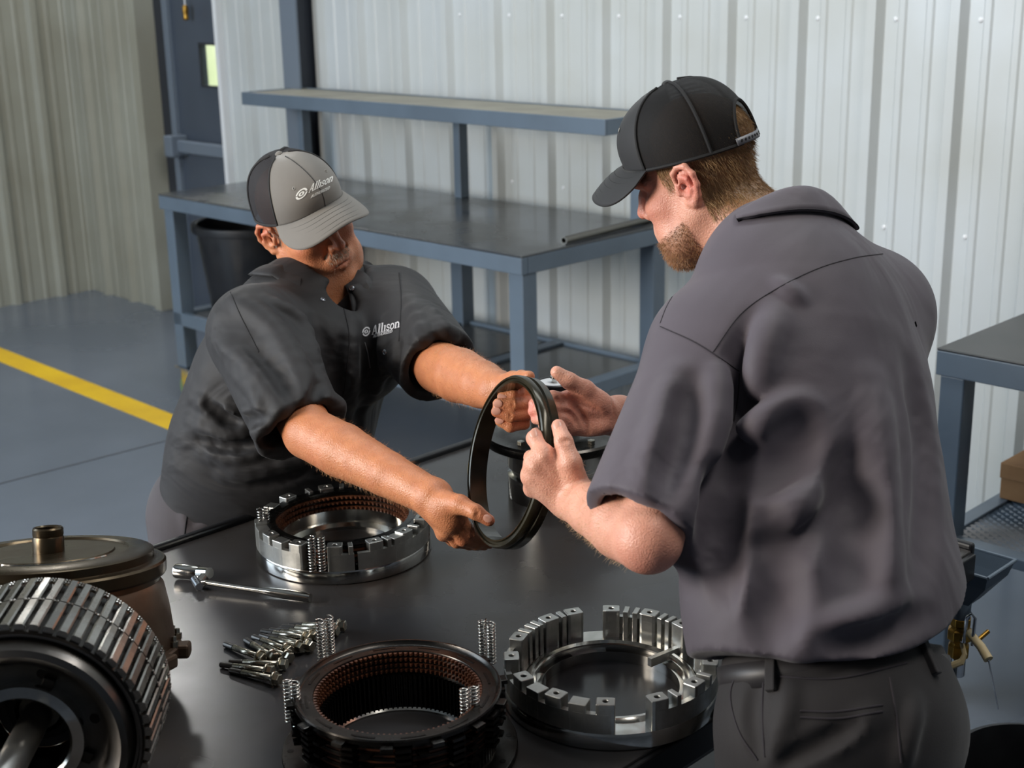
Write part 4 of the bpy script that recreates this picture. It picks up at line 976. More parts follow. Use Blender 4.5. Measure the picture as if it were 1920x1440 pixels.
B = folds(B, [([(878, 992), (884, 1000), (888, 1008)], .0022, -.0018), ([(984, 730), (988, 737), (986, 744)], .002, -.0016), ([(990, 752), (994, 758), (990, 766)], .002, -.0016), ([(960, 752), (962, 759), (960, 767)], .002, -.0014), ([(956, 774), (958, 780), (955, 788)], .002, -.0014), ([(888, 953), (896, 960), (892, 970)], .0025, -.0018)])
nails = []
def nail(sf, pxy, w=.0062, l=.0075, m=M_nail, parent=menA, up2=None):
    p, n = sf.hit(*pxy); n = nrm(n*.8-nrm(p-CAM)*.35)
    a = nrm(up2-n*(up2 @ n)); b = np.cross(n, a); mb = MB(); v = []
    for i in range(5):
        for q in range(12):
            t = 2*math.pi*q/12; rr = i/4; v.append(p+n*(.0012-.0018*(rr*math.sin(t))**2-.0006*rr**4)+a*(l*rr*math.cos(t))+b*(w*rr*math.sin(t)))
    mb.add(v, [(i*12+q, i*12+(q+1) % 12, (i+1)*12+(q+1) % 12, (i+1)*12+q) for i in range(4) for q in range(12)], True)
    nails.append(child(mb.build('fingernail', m), parent)); return nails[-1]
def tintA(V):
    red = np.maximum.reduce([blobs(V, [(hA(0, .12, -.02), .022*HAs, .55), (hA(.085, -.015, .02), .025, .5), (hA(0, .103, -.066), .016, .6), (hA(.016, .1, -.066), .010, .6), (hA(-.016, .1, -.066), .010, .6), (hA(.045, .07, -.02), .03, .3), (hA(-.045, .07, -.02), .03, .3)]),
                             blobs(V, [(at(993, 758, 2.26), .016, .7), (at(990, 775, 2.26), .014, .6), (at(600, 860, 2.4), .02, .3)])+blobs(V, [(p, .012, .45) for p in (at(882, 998, 2.27), at(868, 1012, 2.27), at(931, 772, 2.23), at(917, 976, 2.2))])])
    loc = ((V-HA) @ RA)/HAs
    st = np.exp(-((loc[:, 2]+.08)/.03)**2)*np.clip((loc[:, 1]-.01)/.05, 0, 1)*(loc[:, 2] > -.13)*.35*(np.linalg.norm(V-HA, axis=1) < .2)
    mo = blobs(V, [(hA(.012, .108, -.05), .012, .3), (hA(-.012, .108, -.05), .012, .3)])
    return np.stack([np.clip(red, 0, 1), np.clip(st+0*mo, 0, 1), np.zeros(len(V))], 1)
bodyA = child(solid_object('body', B, .0022, M_skA, None, 1, tint=tintA))
sfA = Surf(bodyA)
for (xy, d, upv) in (((941, 744), 2.25, -_r), ((933, 757), 2.24, -_r), ((930, 771), 2.24, -_r), ((936, 788), 2.25, -_r), ((914, 972), 2.2, _r*.8-_u*.5)):
    nail(sfA, xy, up2=upv)
# grey moustache stubble
def strands(name, pts, dirs, length, rad, m, parent, jit=.35, seg=2):
    """short hairs: three-sided tapering spikes, all in one mesh"""
    rng = np.random.RandomState(3); n = len(pts); U = lambda q: q/(np.linalg.norm(q, axis=1)[:, None]+1e-12)
    d = U(np.asarray(dirs)+rng.normal(0, jit, (n, 3))); L_ = (length*(.6+.8*rng.rand(n)))[:, None]; e = rng.normal(0, .25, (n, 3))
    a = U(np.cross(d, V3(.3, .5, .8))); b = np.cross(d, a); rows = []
    for i in range(seg+1):
        t = i/seg; c = pts+d*L_*t+e*L_*.3*t*t; r = rad*(1-.75*t)
        for q in (0, 2.09, 4.19): rows.append(c+r*(math.cos(q)*a+math.sin(q)*b))
    V = np.stack(rows, 1).reshape(-1, 3); k = (seg+1)*3
    q0 = np.array([(i*3+q, i*3+(q+1) % 3, i*3+3+(q+1) % 3, i*3+3+q) for i in range(seg) for q in range(3)]); Q = (q0[None]+(np.arange(n)*k)[:, None, None]).reshape(-1, 4)
    me = bpy.data.meshes.new(name); me.vertices.add(len(V)); me.vertices.foreach_set('co', V.astype(np.float32).ravel()); me.loops.add(len(Q)*4); me.loops.foreach_set('vertex_index', Q.astype(np.int32).ravel())
    me.polygons.add(len(Q)); me.polygons.foreach_set('loop_start', np.arange(len(Q), dtype=np.int32)*4); me.polygons.foreach_set('use_smooth', np.ones(len(Q), bool)); me.update(calc_edges=True); me.materials.append(m)
    o = link(bpy.data.objects.new(name, me)); o['kind'] = 'stuff'; return child(o, parent)
def surf_points(ob, test, n, seed=1):
    me = ob.data; nv = len(me.vertices); co = np.empty(nv*3, np.float32); me.vertices.foreach_get('co', co); co = co.reshape(-1, 3).astype(float)
    no = np.empty(nv*3, np.float32); me.vertices.foreach_get('normal', no); no = no.reshape(-1, 3).astype(float)
    k = np.nonzero(test(co))[0]; rng = np.random.RandomState(seed)
    if len(k) == 0: return np.zeros((0, 3)), np.zeros((0, 3))
    s = rng.choice(k, n); return co[s]+rng.normal(0, .0009, (n, 3)), no[s]
M_grhair = mat('grey_hair', srgb(176, 166, 152), .5)
locA = lambda V: ((V-HA) @ RA)/HAs
def moust(V): l = locA(V); return (np.abs(l[:, 0]) < .028) & (l[:, 2] < -.038) & (l[:, 2] > -.056) & (l[:, 1] > .085)
P_, N_ = surf_points(bodyA, moust, 420); strands('moustache', P_, N_*.5-RA[:, 2]*.8, .0055, .00035, M_grhair, menA)
def chin(V): l = locA(V); return (np.abs(l[:, 0]) < .07) & (l[:, 2] < -.05) & (l[:, 2] > -.125) & (l[:, 1] > .02)
P_, N_ = surf_points(bodyA, chin, 700, 2); strands('stubble', P_, N_*.9-RA[:, 2]*.4, .0022, .0003, M_grhair, menA)
def temple(V): l = locA(V); return (np.abs(l[:, 0]) > .055) & (l[:, 2] < .05) & (l[:, 2] > -.015) & (l[:, 1] < .03) & (l[:, 1] > .004)
P_, N_ = surf_points(bodyA, temple, 300, 4); strands('sideburn', P_, N_*.4-RA[:, 2]*1.0, .006, .00035, M_grhair, menA)
M_armhair = mat('fine_arm_hair', srgb(196, 150, 104), .5)
def arm_hair(ob, e, w, n, seed, m, parent, name='arm_hair'):
    ax = nrm(w-e); L_ = np.linalg.norm(w-e)
    def test(V): q = (V-e) @ ax; return (q > .03) & (q < L_-.015) & (np.linalg.norm((V-e)-q[:, None]*ax, axis=1) < .062)
    P_, N_ = surf_points(ob, test, n, seed); return strands(name, P_, N_*.55+ax*.6-V3(0, 0, .3), .0075, .00016, m, parent, jit=.45)
arm_hair(bodyA, elRA, wrRA, 1500, 11, M_armhair, menA); arm_hair(bodyA, elLA, wrLA, 800, 12, M_armhair, menA)
# ---- shirt
def sleeve(sh, hem, ext, r0, r1, rin, depth=.07):
    S = Solid(); d = nrm(hem-sh); S.u(Cap(sh, hem+d*.06, r0, r1), .01); S.cut(Plane(hem, nrm(ext)))
    I = Solid(); I.u(Cap(hem-d*depth, hem+d*.1, rin*.96, rin), .005); S.sub(I, .003); return S
S0 = Solid()
S0.chain([pelA-upA*.02, pelA+(nekA-pelA)*.3, pelA+(nekA-pelA)*.62, pelA+(nekA-pelA)*.82], [.205, .212, .205, .175], .05, frA, .72)
S0.u(Ell(pelA+(nekA-pelA)*.33+frA*.06, (.17, .13, .2), np.stack([latA, frA, upA], 1)), .06)
S0.chain([sRA, nekA-upA*.085, sLA], [.076, .080, .074], .04)
S0.u(Cap(nekA-upA*.03, nekA-upA*.12, .066, .10), .04)
S0.u(Ell((sRA+sLA)/2-upA*.06+frA*.02, (.20, .125, .12), np.stack([latA, frA, upA], 1)), .05)
hemR, hemL = at(562, 803, 2.475), at(822, 686, 2.60)
S0.u(sleeve(sRA, hemR, nrm(hemR-sRA)*.8+.5*_r*.4-.25*_u, .092, .080, .062), .035)
S0.u(sleeve(sLA, hemL, nrm(hemL-sLA)+.25*_r-.25*_u, .090, .076, .060), .035)
# open neck
vdA = nrm(frA+.30*latA); vn = nekA+upA*.03+vdA*.10; S0.sub(Cap(vn, vn-upA*.15+vdA*.02, .042, .010, latA, .8), .010)
S0.sub(Cap(nekA+upA*.1, nekA-upA*.01, .075, .062), .01)
# bottom hem
S0.cut(Plane(pelA-upA*.085+frA*.0, -upA-.15*frA))
SA = folds(S0, [([(405, 640), (470, 690), (520, 760)], .016, .013), ([(440, 560), (500, 600), (545, 660), (580, 730)], .016, .014), ([(360, 745), (420, 775), (480, 770)], .013, .011), ([(358, 790), (430, 815), (500, 800)], .015, .011),
                ([(380, 850), (450, 858), (530, 835)], .013, .010), ([(420, 890), (500, 880), (600, 850)], .014, .010), ([(500, 560), (560, 600), (600, 680)], .011, .013), ([(430, 690), (480, 740), (500, 800)], .011, .010), ([(640, 640), (600, 720), (560, 800)], .012, -.010), ([(620, 850), (560, 890), (480, 910)], .010, -.010), ([(660, 600), (655, 700), (630, 800)], .015, .010),
                ([(720, 600), (715, 680), (700, 760)], .012, .008), ([(770, 560), (790, 620), (800, 680)], .014, .009), ([(800, 570), (835, 620), (860, 660)], .012, .008), ([(590, 600), (620, 680), (640, 740)], .013, -.009),
                ([(395, 760), (440, 790), (500, 785)], .010, -.009), ([(375, 825), (450, 838), (520, 815)], .010, -.009), ([(470, 640), (520, 700), (560, 770)], .012, -.007), ([(690, 650), (690, 720), (670, 800)], .012, -.009), ([(745, 640), (742, 690), (735, 740)], .010, -.008)])
shirtA = child(solid_object('shirt', SA, .0048, M_shA, None, 2))
sfS = Surf(shirtA)
for nm, pts in (('sleeve_seam', [(432, 548), (455, 600), (485, 660)]), ('sleeve_seam', [(748, 512), (752, 570), (748, 640)]), ('placket_seam', [(640, 560), (655, 640), (640, 760)]), ('cuff_stitch', [(505, 808), (560, 783), (612, 765)]), ('cuff_stitch', [(775, 700), (830, 672), (872, 645)])):
    o = seam_line(nm, sfS, pts, M_seam, None, .0012); child(o, shirtA)
# collar: a folded band round the neck with two points at the front
def collar(name, c, up, front, lat, r0, r1, drop, gap, m, parent, sf, pts=0.0, rise=0.0, flat=.9, n=60, tip=0.03, stitch=None):
    mb = MB(); v = []; M_ = 7
    for i in range(n+1):
        a = gap+(2*math.pi-2*gap)*i/n; ca, sa = math.cos(a), math.sin(a)         # a from the front
        w = max(0, math.cos(a))**3
        p0 = c+front*(r0*ca*flat)+lat*(r0*sa)-up*rise*w
        r = r1+tip*w; p1 = c+front*(r*ca*flat)+lat*(r*sa)-up*(drop+pts*w+rise*w)
        hp, hn, _, _ = sf.bv.find_nearest(Vector(p1)); hn = np.array(hn); hn = hn if hn @ (p1-c) > 0 else -hn
        p1 = np.array(hp)+hn*.0045
        out = nrm(front*ca+lat*sa)
        for j in range(M_+1):
            t = j/M_; v.append(p0*(1-t)+p1*t+(out*.55+up*.8)*.012*math.sin(math.pi*t**.8)+out*.002)
    mb.add(v, [(i*(M_+1)+j, (i+1)*(M_+1)+j, (i+1)*(M_+1)+j+1, i*(M_+1)+j+1) for i in range(n) for j in range(M_)], True)
    o = mb.build(name, m, fix=False); thicken(o, .0045, 0); child(o, parent)
    k_ = MB().tube([np.array(v[i*(M_+1)+M_])*.86+np.array(v[i*(M_+1)+M_-1])*.14+nrm(np.array(v[i*(M_+1)+M_])-c)*.0028 for i in range(n+1)], .0009, 5).build('collar_stitch', stitch or M_seam); child(k_, parent)
    return o
naA = nrm(nrm(hA(0, -.02, -.06)-nekA)*.6+upA*.4); nfA = nrm(np.cross(naA, latA)+.30*latA); nfA = nrm(nfA-naA*(nfA @ naA)); collar('collar', nekA+naA*.052-nfA*.002, naA, nfA, nrm(np.cross(nfA, naA)), .070, .112, .050, .30, M_shA, shirtA, sfS, pts=.05, rise=.05, tip=.03)
def stud(sol, xy, m, parent, r=.0052):
    p, n = sol.hit(*xy); o = MB().lathe([(0, .0022), (r*.5, .0022), (r*.6, .0008), (r*.8, .002), (r, .001), (r, -.001)], 16).build('snap_button', m, loc=p+n*.0005)
    o.rotation_mode = 'QUATERNION'; o.rotation_quaternion = Vector(n).to_track_quat('Z', 'Y'); return child(o, parent)
for xy in ((605, 562), (660, 541), (722, 660)): stud(sfS, xy, M_chrome, shirtA)
bx_, up_ = np.array((1.0, -.27)), np.array((.10, -1.0))
child(lettering('shirt_logo', [('@', None, (678, 632), (16, -3), (1, -17)), ('Allison', SERIF, (697.5, 628), bx_*12.9, up_*16.5), ('AUTHORIZED', SANS, (700, 633.0+.5), bx_*4.9, up_*-0+np.array((.6, -5.6)))], sfS.proj(.001), mat('grey_thread', srgb(196, 196, 200), .7), None), shirtA)
# pen pocket edge
o = seam_line('pocket_edge', sfS, [(684, 642), (690, 665), (694, 690)], mat('pocket_piping', srgb(120, 120, 124), .6), None, .0011); child(o, shirtA)
# ---- trousers and shoes
TA = Solid(); hipR, hipL = pelA+latA*.10-upA*.05-frA*.0, pelA-latA*.10-upA*.05
kR, kL = V3(hipR[0]-.03, hipR[1]+.02, .46), V3(hipL[0]-.02, hipL[1]+.05, .46); aR, aL = V3(kR[0]-.06, kR[1]+.10, .06), V3(kL[0]-.05, kL[1]+.12, .06)
TA.u(Ell(pelA-upA*.03-frA*.03, (.185, .135, .13), np.stack([latA, frA, upA], 1)), .03)
for h_, k_, a_ in ((hipR, kR, aR), (hipL, kL, aL)): TA.chain([h_, k_, a_], [.118, .088, .078], .04)
TA.cut(Plane(V3(0, 0, .045), (0, 0, -1)))
TAf = folds(TA, [([(352, 860), (345, 930), (350, 1000)], .008, .005), ([(400, 880), (395, 950), (380, 1010)], .008, -.006), ([(430, 960), (400, 975), (372, 990)], .010, .006)])
trA = child(solid_object('trousers', TAf, .007, M_trA, None, 2))
sfT = Surf(trA)
o = seam_line('pocket_seam', sfT, [(372, 850), (368, 900), (352, 960), (345, 1010)], M_seam, None, .0014); child(o, trA)
o = seam_line('side_seam', sfT, [(408, 880), (385, 940), (352, 950)], M_seam, None, .0012); child(o, trA)
M_shoe = mat('black_shoe', srgb(30, 28, 28), .5)
def shoe(a_, f): 
    S = Solid(); f = nrm(V3(f[0], f[1], 0)); p = V3(a_[0], a_[1], .05); S.chain([p-f*.05, p+f*.08, p+f*.19], [.05, .047, .042], .03, V3(0, 0, 1), .85); S.u(Cap(p, p+V3(0, 0, .07), .048, .048), .03); S.cut(Plane(V3(0, 0, .001), (0, 0, -1))); return S
for a_ in (aR, aL): child(solid_object('shoe', shoe(a_, frA), .009, M_shoe, None, 2))
# ---- cap
CAPA = empty('cap', (0, 0, 0)); child(CAPA)
def cap_parts(h, sc, Rm, root, m_front, m_mesh, m_brim, m_btn, m_trim, opening=False, droop=.028, slope=.024, reach=.063, lean=1.0):
    ph = math.radians(66)
    o = cap_patch(h, -ph, ph, 0, .999, 40, 24).build('front_panel', m_front, fix=False); thicken(o, .0022, 0); child(o, root); front = o
    arch = lambda a: (max(0, 1-((abs(a)-math.pi)/.44)**2))**.5*.50 if opening and abs(abs(a)-math.pi) < .44 else 0.0
    parts = []
    for s_ in (1, -1):
        n, m_ = 60, 26
        for a0, a1 in ((ph, 2.2), (2.2, math.pi)):
            mb = cap_patch(h, s_*a0, s_*a1, 0, .999, n//2, m_, 0.0, (lambda q: (arch(q), .999)))
            o = mb.build('mesh_panel', m_mesh, fix=False); uv_grid(o, n//2, m_); child(o, root); parts.append(o)
    # seams
    def line(pts, r, name, m): o = MB().tube([h(*p) for p in pts], r*sc, 6).build(name, m); return child(o, root)
    for a in (ph, -ph): line([cap_surface(a, t, .0012) for t in np.linspace(0, .99, 22)], .0022, 'panel_piping', m_trim)
    line([cap_surface(0, t, .0012) for t in np.linspace(0, .99, 22)], .0009, 'centre_seam', m_trim)
    for a in (2.2, -2.2): line([cap_surface(a, t, .001) for t in np.linspace(0, .99, 22)], .0028, 'panel_seam', m_mesh if False else m_trim)
    aa = [math.radians(q) for q in (range(66, 295, 6) if not opening else list(range(66, 158, 6)))]
    line([cap_surface(a, .045 if False else .01, .001) for a in aa], .0030, 'rim_band', m_trim)
    if opening: line([cap_surface(a, .01, .001) for a in [math.radians(q) for q in range(202, 296, 6)]], .0030, 'rim_band', m_trim); line([cap_surface(a, arch(a)+.0, .001) for a in np.linspace(math.pi-.44, math.pi, 14)]+[cap_surface(-a, arch(a), .001) for a in np.linspace(math.pi, math.pi-.44, 14)][1:], .0030, 'opening_binding', m_trim)
    # brim
    n, m_ = 44, 14; mb = MB(); v = []; phb = math.radians(68)
    for i in range(n+1):
        u = -1+2*i/n; a = u*phb; x0, y0, z0 = cap_surface(a, 0, .0015)
        ow = reach*max(0, 1-abs(u)**2.6)**.55
        for j in range(m_+1):
            t = j/m_; dx, dy = math.sin(a*.55), math.cos(a*.55)
            x, y = x0+dx*ow*t*1.0, y0+dy*ow*t
            z = z0-slope*(t*ow/reach)-droop*(abs(x)/.09)**2.0*(t*ow/reach)**.8+.004*math.sin(math.pi*t)*(1-u*u)
            v.append(h(x, y, z))
    mb.add(v, [(i*(m_+1)+j, (i+1)*(m_+1)+j, (i+1)*(m_+1)+j+1, i*(m_+1)+j+1) for i in range(n) for j in range(m_)], True)
    br = mb.build('brim', m_brim, fix=False); thicken(br, .0032, 0); child(br, root)
    for q in (.25, .42, .58, .74, .88):
        j = q*m_; pts = []
        for i in range(2, n-1):
            a, b = np.array(v[i*(m_+1)+int(j)]), np.array(v[i*(m_+1)+int(j)+1]); pts.append(a+(b-a)*(j-int(j))+Rm[:, 2]*.0017)
        o = MB().tube(pts, .00045, 4).build('brim_stitch', m_trim); child(o, br)
    b = MB().lathe([(0, .0045), (.004, .004), (.0072, .0015), (.0078, -.002)], 18).build('cap_button', m_btn, loc=h(0, -.008, .1585)); b.rotation_mode = 'QUATERNION'; b.rotation_quaternion = Vector(Rm[:, 2]).to_track_quat('Z', 'Y'); child(b, root)
    for a, t in ((.55, .62), (-.55, .62)):
        p = h(*cap_surface(a, t, .0015)); n_ = nrm(p-h(0, 0, .05)); e = MB().lathe([(.0012, .0004), (.0022, .0012), (.0034, .0002)], 12).build('eyelet', M_eyelet, loc=p); e.rotation_mode = 'QUATERNION'; e.rotation_quaternion = Vector(n_).to_track_quat('Z', 'Y'); child(e, root)
    return front, br
M_meshA = mesh_fabric('black_cap_mesh', srgb(40, 38, 40))
M_trimA = mat('cap_trim_dark', srgb(36, 35, 36), .8)
frontA, brimA = cap_parts(hA, HAs, RA, CAPA, M_gcap, M_meshA, M_gcap, M_gcap, M_trimA)
bx_, up_ = np.array((1.0, -.50)), np.array((.30, -1.0))
child(lettering('cap_logo', [('@', None, (552.5, 377), (20.5, -7), (6, -20)), ('Allison', SERIF, (578.5, 362), bx_*10.6, up_*15.5), ('AUTHORIZED', SANS, (582.5, 371.5), bx_*4.55, up_*6.0)], Surf(frontA).proj(.0018), M_thread, None), CAPA)
# ================================================================== the standing man seen from behind
M_skB = skin_mat('fair_skin', srgb(226, 168, 144), srgb(206, 108, 96), srgb(132, 98, 64))
M_shB = mat('charcoal_shirt_cloth', srgb(80, 73, 82), .7, 0, srgb(72, 66, 74), 5, .12, 900, sheen=.12, b2=(4.0, .8, .022, (1, 1, 1.0), (.4, .2, .6)))
M_trB = mat('charcoal_trouser_cloth', srgb(29, 26, 28), .8, 0, srgb(24, 21, 24), 6, .15, 700, sheen=.1)
M_seamB = mat('charcoal_seam', srgb(40, 36, 42), .85)
M_bcap = mat('black_cap_cloth', srgb(25, 26, 29), .7, 0, srgb(21, 22, 25), 8, .12, 800, sheen=.1)
M_hair = mat('light_brown_hair', srgb(186, 154, 110), .4, 0, srgb(140, 108, 70), 60, spec=.6)
M_beard = mat('brown_beard', srgb(172, 126, 84), .45, 0, srgb(128, 90, 58), 60)
HBs = .977; HB = V3(.303, 2.200, 1.583); RB = np.array([[.506, -.7705, -.3877], [.8563, .5028, .1182], [.1038, -.3918, .9142]])
hB = lambda x, y, z: HB+HBs*(RB @ V3(x, y, z))
menB = empty('person', (.47, 1.77, 0)); tag(menB, 'person in a charcoal work shirt and black cap, seen from behind', 'person')
sLB, sRB = at(1332, 660, 2.02), at(1612, 600, 2.22); latB = nrm(sRB-sLB)
pelB = at(1568, 1290, 1.94); nekB = at(1474, 474, 2.11)
upB = nrm(nekB-pelB); frB = nrm(np.cross(upB, latB)); latB = nrm(np.cross(frB, upB))
elLB, wrLB = at(1215, 1010, 1.84), at(1070, 934, 2.06)
elRB, wrRB = at(1420, 880, 2.40), at(1162, 780, 2.27)
B = Solid(); head_solid(B, hB, HBs, RB, stout=1.05, side=-1)
B.u(Ell(hB(0, .04, -.09), np.array((.046, .05, .035))*HBs, RB), .03)
B.chain([hB(0, -.02, -.03), hB(0, -.035, -.10), nekB, nekB-upB*.08], [.060, .062, .068, .085], .03)
B.chain([nekB-upB*.10, nekB-upB*.2], [.1, .1], .04, frB, .8)
B.chain([sLB, elLB], [.044, .046], .006); B.chain([elLB, elLB+(wrLB-elLB)*.3, elLB+(wrLB-elLB)*.68, wrLB], [.046, .047, .038, .031], .005)
hand(B, wrLB, [J(1018, 850, 2.03, .0135), J(1003, 869, 2.035, .0135), J(996, 892, 2.05, .0125), J(998, 916, 2.075, .0115)],
     [[J(1018, 850, 2.03, .012), J(1002, 822, 2.05, .0118), J(1006, 815, 2.10, .010), J(1016, 826, 2.135, .0088)],
      [J(1003, 869, 2.035, .012), J(996, 858, 2.09, .011), J(1008, 852, 2.13, .0096), J(1016, 856, 2.15, .0086)],
      [J(996, 892, 2.05, .0115), J(994, 884, 2.105, .0105), J(1006, 880, 2.14, .0092), J(1014, 884, 2.15, .0082)],
      [J(998, 916, 2.075, .0105), J(998, 908, 2.125, .0095), J(1008, 904, 2.15, .0085), J(1014, 908, 2.16, .0075)]],
     [J(1078, 905, 2.03, .0205), J(1069, 868, 2.018, .0165), J(1057, 828, 2.025, .0128), J(1047, 799, 2.045, .0105)])
B.u(Ell(at(1034, 895, 2.045), (.030, .024, .034)), .016)
# tendons on the back of the hand
for a, b in (((1020, 858, 2.018), (1055, 908, 2.032)), ((1004, 876, 2.022), (1048, 915, 2.034)), ((998, 896, 2.036), (1045, 922, 2.04))): B.u(Cap(at(*a), at(*b), .006, .0045), .010)
B.chain([sRB, elRB], [.044, .044], .02); B.chain([elRB, elRB+(wrRB-elRB)*.4, wrRB], [.044, .043, .031], .02)
hand(B, wrRB, [J(1064, 750, 2.225, .0135), J(1058, 767, 2.22, .0135), J(1058, 785, 2.22, .013), J(1066, 802, 2.225, .012)],
     [[J(1064, 750, 2.225, .0115), J(1036, 745, 2.205, .0108), J(1016, 749, 2.19, .0098), J(1001, 757, 2.195, .0088)],
      [J(1058, 767, 2.22, .0115), J(1032, 764, 2.20, .011), J(1012, 767, 2.185, .010), J(1000, 771, 2.195, .009)],
      [J(1058, 785, 2.22, .0115), J(1034, 783, 2.20, .0105), J(1016, 785, 2.185, .0095), J(1005, 786, 2.195, .0085)],
      [J(1066, 802, 2.225, .0105), J(1044, 800, 2.205, .0095), J(1028, 800, 2.195, .0085), J(1018, 799, 2.20, .0075)]],
     [J(1135, 772, 2.245, .024), J(1096, 732, 2.215, .0165), J(1067, 714, 2.20, .0128), J(1044, 698, 2.195, .0102)])
B.u(Ell(at(1108, 758, 2.228), (.032, .02, .020)), .012); B.u(Ell(at(1112, 798, 2.235), (.036, .02, .016)), .012)
B = folds(B, [([(1068, 754), (1084, 768), (1097, 790), (1101, 812)], .004, -.004), ([(1054, 772), (1072, 778), (1084, 798)], .0035, -.0035), ([(1078, 746), (1098, 758), (1126, 772)], .004, -.004), ([(1044, 746), (1045, 755)], .003, -.003), ([(1040, 764), (1041, 773)], .003, -.003),
              ([(1048, 825), (1058, 827), (1066, 826)], .0025, -.002), ([(1148, 750), (1152, 778), (1150, 804)], .003, -.0025)])
def locBf(V): return ((V-HB) @ RB)/HBs
def rimB(l):
    ph = np.arctan2(l[:, 0], l[:, 1]); c = np.cos(ph); return .040+.016*c+.010*np.maximum(0, c)**4
def hair_zone(l):
    """1 where the scalp carries hair"""
    back = (l[:, 1] < -.022)*np.clip((l[:, 2]+.088-.25*np.clip(l[:, 1]+.09, 0, .1))/.03, 0, 1)
    side = ((l[:, 1] >= -.022) & (l[:, 1] < .034))*np.clip((l[:, 2]-.012)/.015, 0, 1)
    burn = ((l[:, 1] > .012) & (l[:, 1] < .030))*np.clip((l[:, 2]+.012)/.03, 0, 1)*.7
    return np.maximum.reduce([back, side, burn])*(np.linalg.norm(l, axis=1) < .17)*(np.abs(l[:, 0]) < .0775-.0*l[:, 1])*(1-((np.abs(l[:, 0]) > .068) & (l[:, 1] < .012) & (l[:, 1] > -.026) & (l[:, 2] < .032)))
def beard_zone(l):
    jaw = np.clip((-.030-l[:, 2]-.0-.75*np.clip(l[:, 1]-.025, 0, .1)*0)/.02, 0, 1)*np.clip((l[:, 1]-.010)/.012, 0, 1)
    line = np.clip((-(l[:, 2])-(.052+.30*(l[:, 1]-.03)))/.012+.3, 0, 1)
    return jaw*line*(l[:, 2] > -.145)*(np.linalg.norm(l, axis=1) < .18)
def tintB(V):
    l = locBf(V)
    red = np.maximum(blobs(V, [(hB(-.088, -.02, .005), .028, .75), (hB(-.05, .06, -.015), .04, .4), (hB(0, .12, -.02), .025, .5)]), blobs(V, [(at(1002, 822, 2.05), .012, .35), (at(1047, 799, 2.04), .012, .3), (at(1002, 760, 2.19), .014, .8), (at(1001, 774, 2.19), .013, .8), (at(1110, 770, 2.21), .05, .28), (at(1070, 770, 2.21), .03, .35), (at(1215, 1040, 1.82), .04, .4)]))
    return np.stack([np.clip(red, 0, 1), np.clip(np.maximum(hair_zone(l), beard_zone(l)*.6), 0, 1), np.zeros(len(V))], 1)
bodyB = child(solid_object('body', B, .0022, M_skB, None, 1, tint=tintB), menB)
sfB = Surf(bodyB)
for (xy, upv) in (((1045, 797), _u-.25*_r), ((1001, 813), -_r*.3+_u)): nail(sfB, xy, up2=upv, parent=menB)
P_, N_ = surf_points(bodyB, lambda V: hair_zone(locBf(V)) > .35, 9000, 5)
dn = -RB[:, 2]*1.0-RB[:, 1]*.25
strands('hair', P_, N_*.34+dn, .0095, .00042, M_hair, menB, jit=.2)
P_, N_ = surf_points(bodyB, lambda V: beard_zone(locBf(V)) > .4, 3800, 6)
strands('beard', P_, N_*.7-RB[:, 2]*.7+RB[:, 1]*.2, .0055, .00036, M_beard, menB, jit=.4)
def brow(V): l = locBf(V); return (l[:, 0] < -.01) & (l[:, 0] > -.055) & (np.abs(l[:, 2]-.036) < .006) & (l[:, 1] > .06)
P_, N_ = surf_points(bodyB, brow, 160, 7); strands('eyebrow', P_, N_*.5-RB[:, 0]*.8, .007, .0004, M_beard, menB)
arm_hair(bodyB, elLB, wrLB, 1300, 13, mat('pale_arm_hair', srgb(206, 170, 128), .5), menB)
# ---- shirt
S0 = Solid()
S0.chain([pelB-upB*.06, pelB+(nekB-pelB)*.2, pelB+(nekB-pelB)*.5, pelB+(nekB-pelB)*.74, pelB+(nekB-pelB)*.9], [.222, .216, .206, .19, .15], .05, frB, .70)
S0.chain([sLB, nekB-upB*.095-frB*.01, sRB], [.080, .085, .080], .04)
S0.u(Ell((sLB+sRB)/2-upB*.09-frB*.03, (.205, .12, .15), np.stack([latB, frB, upB], 1)), .05)
S0.u(Cap(nekB-upB*.06-frB*.015, nekB-upB*.14-frB*.01, .066, .11), .05)
hemLB = at(1200, 980, 1.865)
S0.u(sleeve(sLB, hemLB, nrm(hemLB-sLB)*1.0-.12*_r-.1*_u, .086, .080, .060), .04)
hemRB = sRB+nrm(elRB-sRB)*.22
S0.u(sleeve(sRB, hemRB, nrm(hemRB-sRB), .084, .078, .058), .09)
S0.chain([nekB-upB*.10-frB*.03, sRB-frB*.03+upB*.005], [.09, .08], .06)
S0.sub(Cap(nekB+upB*.1+frB*.04, nekB+frB*.01, .08, .064), .01)
S0.cut(Hem(at(1545, 1240, 1.80), upB-.10*frB, latB, 1.25))
inn = Solid(); inn.chain([pelB-upB*.14, pelB+upB*.02], [.200, .190], .03, frB, .68); S0.sub(inn, .004)
